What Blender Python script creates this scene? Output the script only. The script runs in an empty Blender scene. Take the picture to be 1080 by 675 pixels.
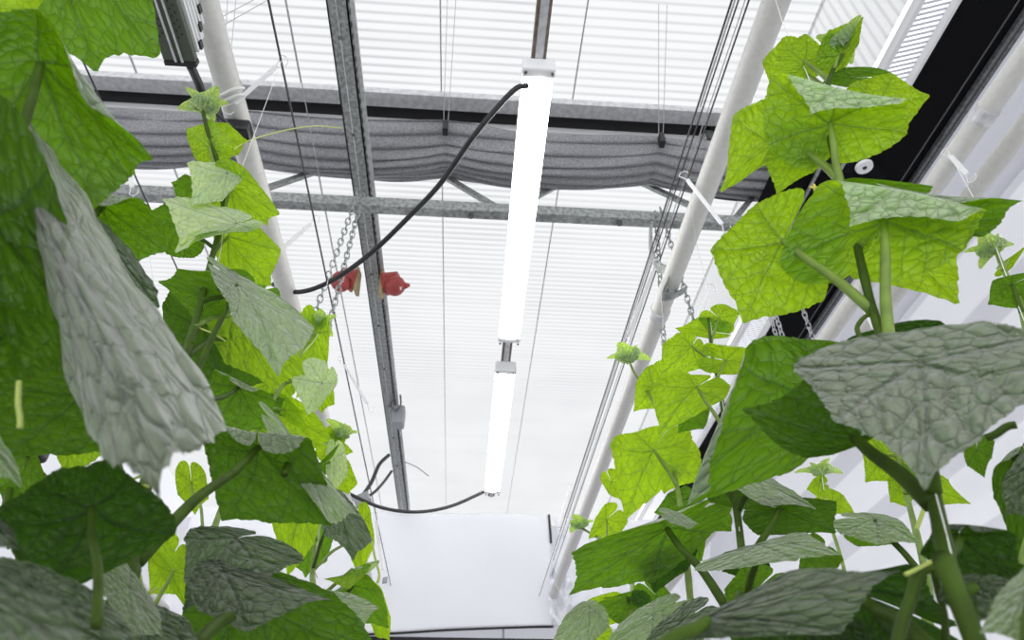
import bpy, math, random
import numpy as np
from mathutils import Vector, Matrix
random.seed(7); np.random.seed(7)
C = bpy.context.scene.collection
S = bpy.context.scene

# ---------------------------------------------------------------- camera
F = 720.0                                   # focal length in pixels of the 1080 wide frame
CZ = 1.15
def nrm(v):
    v = np.array(v, float); return v/np.linalg.norm(v)
_dY = nrm((-65, -581, -F)); _dX = nrm((12722, -531, -F)); _dZ = nrm(np.cross(_dX, _dY)); _dX = np.cross(_dY, _dZ)
M = np.array([_dX, _dY, _dZ])
CAM = np.array([0, 0, CZ])
cam_d = bpy.data.cameras.new('camera'); cam = bpy.data.objects.new('camera', cam_d); C.objects.link(cam)
cam_d.sensor_width = 36; cam_d.lens = F/1080*36; cam_d.clip_start = 0.02
mw = Matrix([[M[0][0], M[0][1], M[0][2], 0], [M[1][0], M[1][1], M[1][2], 0], [M[2][0], M[2][1], M[2][2], CZ], [0, 0, 0, 1]])
cam.matrix_world = mw
cam_d.dof.use_dof = True; cam_d.dof.focus_distance = 1.15; cam_d.dof.aperture_fstop = 9
S.camera = cam
S.view_settings.view_transform = 'Standard'; S.view_settings.look = 'None'
S.view_settings.exposure = 0.0; S.view_settings.gamma = 1; S.view_settings.use_curve_mapping = False

# ---------------------------------------------------------------- overcast daylight
w = bpy.data.worlds.new('overcast'); S.world = w; w.use_nodes = True
bg = w.node_tree.nodes['Background']; bg.inputs[0].default_value = (0.97, 0.985, 1.0, 1); bg.inputs[1].default_value = 2.05

# ---------------------------------------------------------------- finding places along sight lines
def ray(px, py): return nrm(M @ nrm((px-540, 337.5-py, -F)))
def tane(px, py):
    r = ray(px, py); return r[2]/math.hypot(r[0], r[1])
def at(px, py, h):                            # the point seen at px,py that is h metres away over the ground
    r = ray(px, py); t = h/math.hypot(r[0], r[1]); return CAM + r*t
def atz(px, py, z):                           # the point seen at px,py at height z
    r = ray(px, py); return CAM + r*((z-CZ)/r[2])
def aty(px, py, y):
    r = ray(px, py); return CAM + r*(y/r[1])

# ---------------------------------------------------------------- materials
def mat(name, col, rough=0.5, metal=0.0, bump=0, scale=40, var=0, emit=0, spec=0.5):
    m = bpy.data.materials.new(name); m.use_nodes = True; nt = m.node_tree; b = nt.nodes['Principled BSDF']
    b.inputs['Base Color'].default_value = (*col, 1); b.inputs['Roughness'].default_value = rough
    b.inputs['Metallic'].default_value = metal; b.inputs['Specular IOR Level'].default_value = spec
    if emit:
        b.inputs['Emission Color'].default_value = (*col, 1); b.inputs['Emission Strength'].default_value = emit
    if bump or var:
        n = nt.nodes.new('ShaderNodeTexNoise'); n.inputs['Scale'].default_value = scale; n.inputs['Detail'].default_value = 6
        tc = nt.nodes.new('ShaderNodeTexCoord'); nt.links.new(tc.outputs['Object'], n.inputs['Vector'])
        if var:
            mx = nt.nodes.new('ShaderNodeMix'); mx.data_type = 'RGBA'
            mx.inputs[6].default_value = (*[c*(1-var) for c in col], 1); mx.inputs[7].default_value = (*[min(1, c*(1+var)) for c in col], 1)
            cr = nt.nodes.new('ShaderNodeMapRange'); cr.inputs[1].default_value = .35; cr.inputs[2].default_value = .65
            nt.links.new(n.outputs[0], cr.inputs[0]); nt.links.new(cr.outputs[0], mx.inputs[0])
            nt.links.new(mx.outputs[2], b.inputs['Base Color'])
        if bump:
            bp = nt.nodes.new('ShaderNodeBump'); bp.inputs['Strength'].default_value = bump; bp.inputs['Distance'].default_value = .01
            nt.links.new(n.outputs[0], bp.inputs['Height']); nt.links.new(bp.outputs[0], b.inputs['Normal'])
    return m

class NB:                                     # small helper to write node maths
    def __init__(s, nt): s.nt = nt
    def __call__(s, op, *a, clamp=False):
        n = s.nt.nodes.new('ShaderNodeMath'); n.operation = op; n.use_clamp = clamp
        for i, x in enumerate(a):
            if isinstance(x, (int, float)): n.inputs[i].default_value = x
            else: s.nt.links.new(x, n.inputs[i])
        return n.outputs[0]
    def smooth(s, x, lo, hi, a=0., b=1.):
        n = s.nt.nodes.new('ShaderNodeMapRange'); n.interpolation_type = 'SMOOTHSTEP'
        for i, v in zip((0, 1, 2, 3, 4), (x, lo, hi, a, b)):
            if isinstance(v, (int, float)): n.inputs[i].default_value = v
            else: s.nt.links.new(v, n.inputs[i])
        return n.outputs[0]
    def mix(s, f, a, b):
        n = s.nt.nodes.new('ShaderNodeMix'); n.data_type = 'RGBA'
        for i, v in ((0, f), (6, a), (7, b)):
            if isinstance(v, (int, float)): n.inputs[i].default_value = v
            elif isinstance(v, tuple): n.inputs[i].default_value = (*v, 1)
            else: s.nt.links.new(v, n.inputs[i])
        return n.outputs[2]

def leaf_material(name, trans, top, under, vein=0.55, sheen=0.5, bump=0.9, cells=9):
    m = bpy.data.materials.new(name); m.use_nodes = True; nt = m.node_tree; N = NB(nt); b = nt.nodes['Principled BSDF']
    uv = nt.nodes.new('ShaderNodeUVMap'); uv.uv_map = 'blade'
    nz = nt.nodes.new('ShaderNodeTexNoise'); nz.inputs['Scale'].default_value = 3.5; nz.inputs['Detail'].default_value = 2
    nt.links.new(uv.outputs[0], nz.inputs['Vector'])
    add = nt.nodes.new('ShaderNodeVectorMath'); add.operation = 'MULTIPLY_ADD'
    add.inputs[1].default_value = (.09, .09, 0); nt.links.new(nz.outputs['Color'], add.inputs[0]); nt.links.new(uv.outputs[0], add.inputs[2])
    sp = nt.nodes.new('ShaderNodeSeparateXYZ'); nt.links.new(add.outputs[0], sp.inputs[0])
    u = N('SUBTRACT', sp.outputs[0], .045); v = N('ABSOLUTE', N('SUBTRACT', sp.outputs[1], .045))
    r = N('SQRT', N('ADD', N('MULTIPLY', u, u), N('MULTIPLY', v, v)))
    a = N('ARCTAN2', v, u)
    d = N('MINIMUM', N('MINIMUM', N('ABSOLUTE', a), N('ABSOLUTE', N('SUBTRACT', a, .93))), N('ABSOLUTE', N('SUBTRACT', a, 1.95)))
    t = N('MULTIPLY', r, N('SINE', d)); s_ = N('MULTIPLY', r, N('COSINE', d))
    wv = N('MULTIPLY', N('SUBTRACT', 1.15, r), .015)
    main = N.smooth(t, N('MULTIPLY', wv, .45), N('MULTIPLY', wv, 1.6), 1., 0.)
    q = N('MULTIPLY', N('SUBTRACT', s_, N('MULTIPLY', t, .8)), 5.)
    pp = N('MULTIPLY', N('PINGPONG', q, .5), 1/6.4)
    sec = N.smooth(pp, .002, .011, 1., 0.)
    nz2 = nt.nodes.new('ShaderNodeTexNoise'); nz2.inputs['Scale'].default_value = 11; nz2.inputs['Detail'].default_value = 2; nt.links.new(uv.outputs[0], nz2.inputs['Vector'])
    add2 = nt.nodes.new('ShaderNodeVectorMath'); add2.operation = 'MULTIPLY_ADD'; add2.inputs[1].default_value = (.075, .075, 0)
    nt.links.new(nz2.outputs['Color'], add2.inputs[0]); nt.links.new(add.outputs[0], add2.inputs[2])
    vo = nt.nodes.new('ShaderNodeTexVoronoi'); vo.feature = 'DISTANCE_TO_EDGE'; vo.inputs['Scale'].default_value = cells
    nt.links.new(add2.outputs[0], vo.inputs['Vector'])
    ter = N.smooth(vo.outputs['Distance'], 0., .07, 1., 0.)
    vo2 = nt.nodes.new('ShaderNodeTexVoronoi'); vo2.feature = 'DISTANCE_TO_EDGE'; vo2.inputs['Scale'].default_value = 30
    nt.links.new(add2.outputs[0], vo2.inputs['Vector'])
    fine = N.smooth(vo2.outputs['Distance'], 0., .12, 1., 0.)
    lines = N('MAXIMUM', N('MAXIMUM', main, N('MULTIPLY', sec, .75)), N('MAXIMUM', N('MULTIPLY', ter, .42), N('MULTIPLY', fine, .2)))
    # puffed tissue between veins
    vs = nt.nodes.new('ShaderNodeTexVoronoi'); vs.feature = 'SMOOTH_F1'; vs.inputs['Scale'].default_value = cells; vs.inputs['Smoothness'].default_value = .35
    nt.links.new(add2.outputs[0], vs.inputs['Vector'])
    puff = N('SUBTRACT', 1., N('MULTIPLY', vs.outputs['Distance'], vs.outputs['Distance'])); puff_ = N('POWER', N.smooth(vo.outputs['Distance'], 0., .5, 0., 1.), .6)
    puff2 = N('POWER', N('ABSOLUTE', N('SINE', N('MULTIPLY', q, math.pi))), .7)
    puff3 = N.smooth(t, 0., .05, 0., 1.)
    hgt = N('SUBTRACT', N('ADD', N('MULTIPLY', puff, 1.6), N('ADD', N('MULTIPLY', puff2, .35), N('MULTIPLY', puff3, .6))), N('MULTIPLY', ter, .25))
    bp = nt.nodes.new('ShaderNodeBump'); bp.inputs['Strength'].default_value = bump; bp.inputs['Distance'].default_value = .0045
    nt.links.new(hgt, bp.inputs['Height'])
    g = nt.nodes.new('ShaderNodeNewGeometry'); back = g.outputs['Backfacing']
    blot = nt.nodes.new('ShaderNodeTexNoise'); blot.inputs['Scale'].default_value = 2.2; blot.inputs['Detail'].default_value = 4
    nt.links.new(uv.outputs[0], blot.inputs['Vector'])
    bl = N.smooth(blot.outputs[0], .3, .7)
    refl = N.mix(back, top, under)
    refl = N.mix(N('MULTIPLY', lines, vein*.5), refl, tuple(c*.45 for c in top))
    nt.links.new(refl, b.inputs['Base Color']); b.inputs['Roughness'].default_value = .47
    nt.links.new(N('MULTIPLY', N('SUBTRACT', 1., N('MULTIPLY', back, .55)), .6), b.inputs['Specular IOR Level'])
    nt.links.new(N('MULTIPLY', N('SUBTRACT', 1., back), sheen), b.inputs['Sheen Weight']); b.inputs['Sheen Roughness'].default_value = .35
    nt.links.new(bp.outputs[0], b.inputs['Normal'])
    tr = nt.nodes.new('ShaderNodeBsdfTranslucent')
    tcol = N.mix(bl, tuple(c*.86 for c in trans), tuple(min(1, c*1.15) for c in trans))
    tcol = N.mix(N('MULTIPLY', lines, vein), tcol, (trans[0]*.25, trans[1]*.38, trans[2]*.3))
    nt.links.new(tcol, tr.inputs[0]); nt.links.new(bp.outputs[0], tr.inputs['Normal'])
    ad = nt.nodes.new('ShaderNodeAddShader'); nt.links.new(b.outputs[0], ad.inputs[0]); nt.links.new(tr.outputs[0], ad.inputs[1])
    nt.links.new(ad.outputs[0], nt.nodes['Material Output'].inputs['Surface'])
    return m
LM = {  # top colours: green blades greyed, the sheen of their hairs painted in
 'y': leaf_material('young_leaf', (.34, .53, .004), (.29, .325, .235), (.07, .13, .008), .72, .5),
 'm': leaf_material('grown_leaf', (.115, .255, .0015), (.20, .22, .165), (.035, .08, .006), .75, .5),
 'n': leaf_material('shaded_leaf', (.06, .15, .001), (.13, .165, .095), (.025, .06, .004), .75, .3),  # grown blade darkened: shade from leaves above put into its colours
 'g': leaf_material('grey_sheen_leaf', (.032, .095, .001), (.165, .18, .14), (.012, .028, .004), .8, .35, 1.35, 6.5),  # mature blade with the grey upper sheen painted into its top colour
 'd': leaf_material('mature_shaded_leaf', (.032, .095, .001), (.075, .095, .055), (.012, .028, .004), .85, .2, 1.35, 7),  # thick blade, with shade of the leaves above painted into its dark colours
}
M_stem = mat('plant_stem', (.05, .095, .008), .6, var=.25, scale=30, spec=.2)
M_stem_y = mat('young_stem', (.16, .25, .035), .5, var=.2, scale=40)
M_tendril = mat('tendril', (.45, .55, .12), .5)
M_petal = mat('withered_petal', (.75, .62, .12), .7)
M_galv = mat('galvanised_steel', (.32, .335, .33), .5, .35, .15, 60, .35)
M_galv_d = mat('dark_galvanised', (.13, .135, .14), .55, .3, .1, 70, .35)
M_tube = mat('painted_tube', (.70, .69, .655), .45, 0, .02, 60, .04)
M_alu = mat('aluminium', (.66, .66, .68), .4, .2, 0, 40, .15)
M_white = mat('white_plastic', (.85, .85, .86), .35)
M_whitebar = mat('white_profile', (.8, .8, .8), .5)
M_black = mat('black_film', (.004, .004, .005), .8, spec=.1)
M_blackp = mat('black_plastic', (.012, .012, .013), .4)
M_cable = mat('black_cable', (.02, .02, .022), .5)
M_red = mat('red_enamel', (.38, .055, .05), .5, var=.2, scale=30)
M_tan = mat('tan_gasket', (.42, .34, .18), .7)
M_olive = mat('olive_grey_housing', (.085, .10, .075), .5, .2)
M_grey = mat('grey_plastic', (.33, .34, .36), .5)
M_brown = mat('rusty_bar', (.22, .17, .15), .6, .2, .1, 50, .3)
M_string = mat('white_twine', (.85, .85, .83), .6)
M_fabric = mat('screen_fabric', (.27, .27, .285), .6, 0, .12, 120, .25)
M_wall = mat('white_wall', (.78, .78, .81), .6, 0, .1, 2.5, .03)
M_floor = mat('grey_floor', (.32, .32, .32), .8, 0, .1, 5, .1)
M_tube_light = mat('lamp_diffuser', (1, .98, .97), .4, emit=14)
M_wire = mat('dark_wire', (.07, .07, .075), .5, .5)
M_wire_l = mat('pale_wire', (.45, .45, .46), .5, .3)

def roof_material():
    m = bpy.data.materials.new('twinwall_roof'); m.use_nodes = True; nt = m.node_tree; N = NB(nt); nt.nodes.remove(nt.nodes['Principled BSDF'])
    tc = nt.nodes.new('ShaderNodeTexCoord'); sp = nt.nodes.new('ShaderNodeSeparateXYZ'); nt.links.new(tc.outputs['Object'], sp.inputs[0])
    y = sp.outputs[1]
    rib = N.smooth(N('PINGPONG', N('MULTIPLY', y, 22.), .5), .0, .22, 1., 0.)
    rib2 = N.smooth(N('PINGPONG', N('MULTIPLY', y, 3.1), .5), .35, .5)
    nz = nt.nodes.new('ShaderNodeTexNoise'); nz.inputs['Scale'].default_value = 1.3; nt.links.new(tc.outputs['Object'], nz.inputs['Vector'])
    f = N('MULTIPLY', rib, N.smooth(nz.outputs[0], .3, .7, .5, 1.))
    col = N.mix(f, (.66, .66, .66), (.42, .42, .43))
    col = N.mix(N('MULTIPLY', rib2, .10), col, (.5, .5, .5))
    tr = nt.nodes.new('ShaderNodeBsdfTransparent'); nt.links.new(col, tr.inputs[0])
    df = nt.nodes.new('ShaderNodeBsdfTranslucent'); df.inputs[0].default_value = (.8, .8, .8, 1)
    mx = nt.nodes.new('ShaderNodeMixShader'); mx.inputs[0].default_value = .25
    nt.links.new(tr.outputs[0], mx.inputs[1]); nt.links.new(df.outputs[0], mx.inputs[2])
    nt.links.new(mx.outputs[0], nt.nodes['Material Output'].inputs['Surface'])
    return m
M_roof = roof_material()
def band_material():
    m = mat('film_wall', (.8, .8, .83), .5); nt = m.node_tree; N = NB(nt); b = nt.nodes['Principled BSDF']
    tc = nt.nodes.new('ShaderNodeTexCoord'); sp = nt.nodes.new('ShaderNodeSeparateXYZ'); nt.links.new(tc.outputs['Object'], sp.inputs[0])
    k = N.smooth(N('PINGPONG', N('MULTIPLY', sp.outputs[2], 2.4), .5), .3, .34)
    up = N.smooth(sp.outputs[2], 2.2, 2.4)
    nt.links.new(N.mix(N('MULTIPLY', k, up), (.62, .62, .64), (.50, .50, .53)), b.inputs['Base Color'])
    tr = nt.nodes.new('ShaderNodeBsdfTranslucent'); nt.links.new(N.mix(N('MULTIPLY', k, up), (.17, .17, .18), (.12, .12, .132)), tr.inputs[0])
    ad = nt.nodes.new('ShaderNodeAddShader'); nt.links.new(b.outputs[0], ad.inputs[0]); nt.links.new(tr.outputs[0], ad.inputs[1])
    nt.links.new(ad.outputs[0], nt.nodes['Material Output'].inputs['Surface'])
    return m
M_film = band_material()
def panel_material():
    m = mat('white_panel', (.62, .62, .64), .6); nt = m.node_tree; b = nt.nodes['Principled BSDF']
    tr = nt.nodes.new('ShaderNodeBsdfTranslucent'); tr.inputs[0].default_value = (.16, .16, .172, 1)
    ad = nt.nodes.new('ShaderNodeAddShader'); nt.links.new(b.outputs[0], ad.inputs[0]); nt.links.new(tr.outputs[0], ad.inputs[1])
    nt.links.new(ad.outputs[0], nt.nodes['Material Output'].inputs['Surface']); return m
M_panel = panel_material()
def ribbed_material():
    m = mat('ribbed_panel', (.7, .7, .7), .4); nt = m.node_tree; N = NB(nt); b = nt.nodes['Principled BSDF']
    tc = nt.nodes.new('ShaderNodeTexCoord'); sp = nt.nodes.new('ShaderNodeSeparateXYZ'); nt.links.new(tc.outputs['Object'], sp.inputs[0])
    k = N.smooth(N('PINGPONG', N('MULTIPLY', N('ADD', sp.outputs[1], N('MULTIPLY', sp.outputs[0], .35)), 46.), .5), .2, .3)
    nt.links.new(N.mix(k, (.85, .85, .87), (.32, .32, .34)), b.inputs['Base Color'])
    tr = nt.nodes.new('ShaderNodeBsdfTranslucent'); nt.links.new(N.mix(k, (.6, .6, .6), (.25, .25, .26)), tr.inputs[0])
    ad = nt.nodes.new('ShaderNodeAddShader'); nt.links.new(b.outputs[0], ad.inputs[0]); nt.links.new(tr.outputs[0], ad.inputs[1])
    nt.links.new(ad.outputs[0], nt.nodes['Material Output'].inputs['Surface'])
    return m
M_ribbed = ribbed_material()
def sheet_material():
    m = mat('white_sheet', (.86, .86, .88), .55, 0, .1, 4, .02); nt = m.node_tree; b = nt.nodes['Principled BSDF']
    tr = nt.nodes.new('ShaderNodeBsdfTranslucent'); tr.inputs[0].default_value = (.28, .28, .285, 1)
    ad = nt.nodes.new('ShaderNodeAddShader'); nt.links.new(b.outputs[0], ad.inputs[0]); nt.links.new(tr.outputs[0], ad.inputs[1])
    nt.links.new(ad.outputs[0], nt.nodes['Material Output'].inputs['Surface']); b.inputs['Base Color'].default_value = (.6, .6, .62, 1)
    return m
M_sheet = sheet_material()

# ---------------------------------------------------------------- mesh helpers
class MB:
    def __init__(s): s.v = []; s.f = []; s.n = 0
    def add(s, v, f):
        s.v.append(np.array(v, float).reshape(-1, 3)); s.f += [tuple(i+s.n for i in q) for q in f]; s.n += len(s.v[-1]); return s
    def box(s, lo, hi):
        x0, y0, z0 = lo; x1, y1, z1 = hi
        return s.add([(x0,y0,z0),(x1,y0,z0),(x1,y1,z0),(x0,y1,z0),(x0,y0,z1),(x1,y0,z1),(x1,y1,z1),(x0,y1,z1)],
                     [(3,2,1,0),(4,5,6,7),(0,1,5,4),(1,2,6,5),(2,3,7,6),(3,0,4,7)])
    def obox(s, c, ax, ay, az, sx, sy, sz):
        c = np.array(c, float); ax, ay, az = map(nrm, (ax, ay, az)); vs = []
        for k in (-1, 1):
            for a, b in ((-1,-1),(1,-1),(1,1),(-1,1)): vs.append(c+ax*a*sx/2+ay*b*sy/2+az*k*sz/2)
        return s.add(vs, [(3,2,1,0),(4,5,6,7),(0,1,5,4),(1,2,6,5),(2,3,7,6),(3,0,4,7)])
    def tube(s, pts, rad, seg=10, caps=True, closed=False):
        pts = [np.array(p, float) for p in pts]; n = len(pts)
        if not hasattr(rad, '__len__'): rad = [rad]*n
        up = None; vs = []
        for i, p in enumerate(pts):
            if closed: t = nrm(pts[(i+1) % n]-pts[i-1])
            else: t = nrm(pts[min(i+1, n-1)]-pts[max(i-1, 0)])
            if up is None:
                up = np.cross(t, (0, 0, 1)) if abs(t[2]) < .9 else np.cross(t, (1, 0, 0))
            up = nrm(up-t*np.dot(up, t)); w_ = np.cross(t, up)
            for k in range(seg):
                a = 2*math.pi*k/seg; vs.append(p+rad[i]*(math.cos(a)*up+math.sin(a)*w_))
        fs = [(i*seg+k, i*seg+(k+1) % seg, (i+1)*seg+(k+1) % seg, (i+1)*seg+k) for i in range(n-1) for k in range(seg)]
        if closed: fs += [((n-1)*seg+k, (n-1)*seg+(k+1) % seg, (k+1) % seg, k) for k in range(seg)]
        elif caps: fs += [tuple(range(seg))[::-1], tuple((n-1)*seg+k for k in range(seg))]
        return s.add(vs, fs)
    def lathe(s, o, axis, prof, seg=24):
        o = np.array(o, float); ax = nrm(axis)
        return s.tube([o+ax*(p[0]+i*1e-5) for i, p in enumerate(prof)], [max(p[1], 1e-4) for p in prof], seg)
    def grid(s, fn, nu, nv):
        vs = [fn(i/(nu-1), j/(nv-1)) for i in range(nu) for j in range(nv)]
        return s.add(vs, [(i*nv+j, i*nv+j+1, (i+1)*nv+j+1, (i+1)*nv+j) for i in range(nu-1) for j in range(nv-1)])
    def build(s, name, m, parent=None, smooth=False, bevel=0, solid=0):
        me = bpy.data.meshes.new(name); V = np.concatenate(s.v)
        o = bpy.data.objects.new(name, me); C.objects.link(o)
        if parent is not None:
            V = V-np.array(base_of(parent)); o.parent = parent
        me.from_pydata(V.tolist(), [], s.f); me.materials.append(m); me.update()
        if smooth: me.polygons.foreach_set('use_smooth', [True]*len(me.polygons))
        if bevel:
            b = o.modifiers.new('bevel', 'BEVEL'); b.width = bevel; b.segments = 2; b.limit_method = 'ANGLE'
        if solid:
            b = o.modifiers.new('solid', 'SOLIDIFY'); b.thickness = solid; b.offset = 0
        return o
def base_of(o):
    p = Vector((0, 0, 0))
    while o is not None: p += o.location; o = o.parent
    return p
def tag(o, label, cat, group=None):
    o['label'] = label; o['category'] = cat
    if group: o['group'] = group
    return o
def thing(name, label, cat, loc=(0, 0, 0), group=None):
    o = bpy.data.objects.new(name, None); C.objects.link(o); o.location = tuple(float(x) for x in loc); o.empty_display_size = .05
    return tag(o, label, cat, group)
def struct(o): o['kind'] = 'structure'; return o
def spline(pts, n=8):
    pts = [np.array(p, float) for p in pts]
    if len(pts) < 3: return [pts[0]+(pts[1]-pts[0])*i/n for i in range(n+1)]
    P = [2*pts[0]-pts[1]]+pts+[2*pts[-1]-pts[-2]]; out = []
    for i in range(1, len(P)-2):
        for k in range(n):
            t = k/n
            out.append(.5*((2*P[i])+(-P[i-1]+P[i+1])*t+(2*P[i-1]-5*P[i]+4*P[i+1]-P[i+2])*t*t+(-P[i-1]+3*P[i]-3*P[i+1]+P[i+2])*t**3))
    out.append(pts[-1]); return out

# ================================================================ SETTING
XL, XR, YB, YF, ZR = -3.0, 2.35, 5.6, -3.0, 4.3
struct(MB().box((XL-.1, YF-.1, -.1), (XR+.1, 9.2, 0)).build('floor', M_floor))
struct(MB().box((XL, YF, ZR), (1.575, 9.2, ZR+.012)).build('ceiling', M_roof))
struct(MB().add([(XL, YF, 0), (XL, 9.2, 0), (XL, 9.2, ZR), (XL, YF, ZR)], [(0, 1, 2, 3)]).build('wall_left', M_panel))
struct(MB().add([(XR, YF, 0), (XR, 9.2, 0), (XR, 9.2, 3.62), (XR, YF, 3.62)], [(0, 1, 2, 3)]).build('wall_right', M_film))
struct(MB().add([(XL, YB, 0), (XR, YB, 0), (XR, YB, 3.44), (XL, YB, 3.44)], [(0, 1, 2, 3)]).build('wall_back', M_panel))
for i, x in enumerate((-1.55, .33, 1.6)):
    struct(MB().box((x-.006, YB-.012, 0), (x+.006, YB, 3.44)).build('trim_%d' % (i+1), M_grey))
struct(MB().box((XL, YB-.03, 2.50), (XR, YB, 2.53)).build('trim_4', M_blackp))
# sheet joints of the roof running down the house
k = 5
for x in (-2.4, -1.75, -.93, -.215, .47, 1.15):
    struct(MB().box((x-.003, YF, ZR-.012), (x+.003, 9, ZR)).build('trim_%d' % k, M_wire_l)); k += 1
# eaves: white rails, ribbed panel, black film
for x, w_, z in ((1.592, .022, 3.62), (1.715, .014, 3.60)):
    struct(MB().box((x-w_/2, YF, z), (x+w_/2, 9, z+.05)).build('trim_%d' % k, M_whitebar, bevel=.006)); k += 1
struct(MB().box((1.603, YF, 3.64), (1.71, 9, 3.645)).build('trim_%d' % k, M_ribbed)); k += 1
struct(MB().box((1.73, YF, 3.60), (1.96, 9, 3.63)).build('trim_%d' % k, M_black)); k += 1
struct(MB().box((1.96, YF, 3.58), (2.0, 9, 3.62)).build('trim_%d' % k, M_galv_d)); k += 1
struct(MB().grid(lambda a, b: (2.0+.35*a, YF+12*b, 3.60-.10*a+.012*math.sin(a*14)), 24, 2).build('trim_%d' % k, M_film, smooth=True)); k += 1
struct(MB().box((1.558, YF, 3.67), (1.566, 9, ZR)).build('window_1', M_roof))

# ---------------------------------------------------------------- truss across the house, with the bunched screen
truss = thing('roof_truss', 'galvanised lattice truss crossing under the roof below the bunched grey screen', 'truss', (0, 2.03, 3.4))
MB().box((-2.98, 1.995, 3.36), (1.60, 2.045, 3.415)).build('chord', M_galv, truss, bevel=.004)
MB().box((-2.98, 2.23, 4.0), (1.55, 2.27, 4.05)).build('upper_chord', M_galv, truss, bevel=.004)
for xa, xb in ((-1.02, -.62), (-.98, -1.40), (.10, -.32), (.14, .56), (1.10, .72), (1.14, 1.52), (-2.1, -1.7), (-2.14, -2.5)):
    a = np.array((xa, 2.03, 3.41)); b = np.array((xb, 2.25, 4.0)); ax = b-a
    MB().obox((a+b)/2, ax, np.cross(ax, (0, 1, 0)), (0, 1, .4), np.linalg.norm(ax), .028, .028).build('brace', M_galv, truss)
for x in (-2.2, -.92, -.03, .62, 1.25):
    MB().lathe((x, 2.02, 3.345), (0, 0, 1), [(0, .006), (.002, .014), (.01, .014), (.012, .008), (.02, .008)], 8).build('bolt', M_galv_d, truss)

prof = thing('screen_rail', 'grey aluminium rail with a dark slot crossing above the bunched screen', 'rail', (0, 1.93, 3.9))
MB().box((XL, 1.80, 3.90), (1.60, 1.875, 3.94)).build('upper_flange', M_alu, prof, bevel=.003)
MB().box((XL, 1.875, 3.93), (1.60, 1.955, 3.97)).build('slot', M_blackp, prof)
MB().box((XL, 1.952, 3.89), (1.60, 1.975, 3.93)).build('lip', M_white, prof, bevel=.003)
MB().box((XL, 1.975, 3.92), (1.60, 1.995, 3.96)).build('lower_slot', M_blackp, prof)
def fab(a, b):
    x = -2.99+4.58*a; ph = (x+.16)/.98; ph = abs(((ph+.5) % 1)-.5)*2       # 0 at a tie
    g = 1-.35*(1-ph)**3
    wob = .012*math.sin(x*3.1+b*9)+.008*math.sin(x*7.7+b*17)
    yy = 1.86+.34*b+wob; cx = .5+(b-.5)
    zz = 3.78-.13*math.sin(math.pi*min(1, b*1.05))*g-.022*abs(math.sin(b*math.pi*8+wob*40+.5*math.sin(x*2.3)))+.02*(1-ph)**2
    return (x, yy-.03*(1-ph)**2*b, zz)
scr = MB().grid(fab, 360, 140).build('shade_screen', M_fabric, smooth=True, solid=.002)
tag(scr, 'dark grey shade screen gathered in pleats across the house', 'screen')
fb = MB().box((-2.99, 2.0, 3.83), (1.6, 2.05, 3.87)).build('mounting_strip', M_alu, prof)
for i, x in enumerate((-1.14, -.16, .82)):
    t = thing('screen_clip', ['dark clip tying the gathered screen, nearest the slotted steel beam' , 'dark clip tying the gathered screen just left of the lit lamp', 'dark clip tying the gathered screen between lamp and pale right pole'][i], 'clip', (x, 1.86, 3.72), 'screen clips')
    MB().box((x-.012, 1.83, 3.70), (x+.012, 1.87, 3.765)).build('clip_body', M_blackp, t, bevel=.003)
    for s_ in (-.02, .02): MB().tube([(x+s_*.5, 1.85, 3.76), (x+s_, 1.5, 4.29)], .0016, 5).build('cord', M_wire_l, t)

# ---------------------------------------------------------------- slotted steel beam running down the house
bx = -.512
beam = thing('steel_beam', 'grey slotted steel channel beam running down the house left of the lamps', 'beam', (bx, 1.0, 3.5))
m = MB(); m.box((bx-.045, YF+.1, 3.5), (bx+.03, YB-.03, 3.506)); m.box((bx-.045, YF+.1, 3.5), (bx-.039, YB-.03, 3.55)); m.box((bx+.024, YF+.1, 3.5), (bx+.03, YB-.03, 3.55))
m.build('channel', M_galv, beam)
MB().box((bx+.03, YF+.1, 3.53), (bx+.048, YB-.03, 3.536)).build('flange', M_alu, beam)
m = MB()
for i in range(150): m.box((bx+.0302, .1+i*.045, 3.512), (bx+.0325, .118+i*.045, 3.524))
m.build('slots', M_blackp, beam)['kind'] = 'stuff'
MB().box((bx-.012, YF+.1, 3.494), (bx-.009, YB-.03, 3.5)).build('crease', M_alu, beam)
for i in range(10): MB().lathe((bx-.01, .9+i*.42, 3.49), (0, 0, 1), [(0, .004), (.003, .007), (.01, .007)], 8).build('rivet', M_galv_d, beam)

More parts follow.
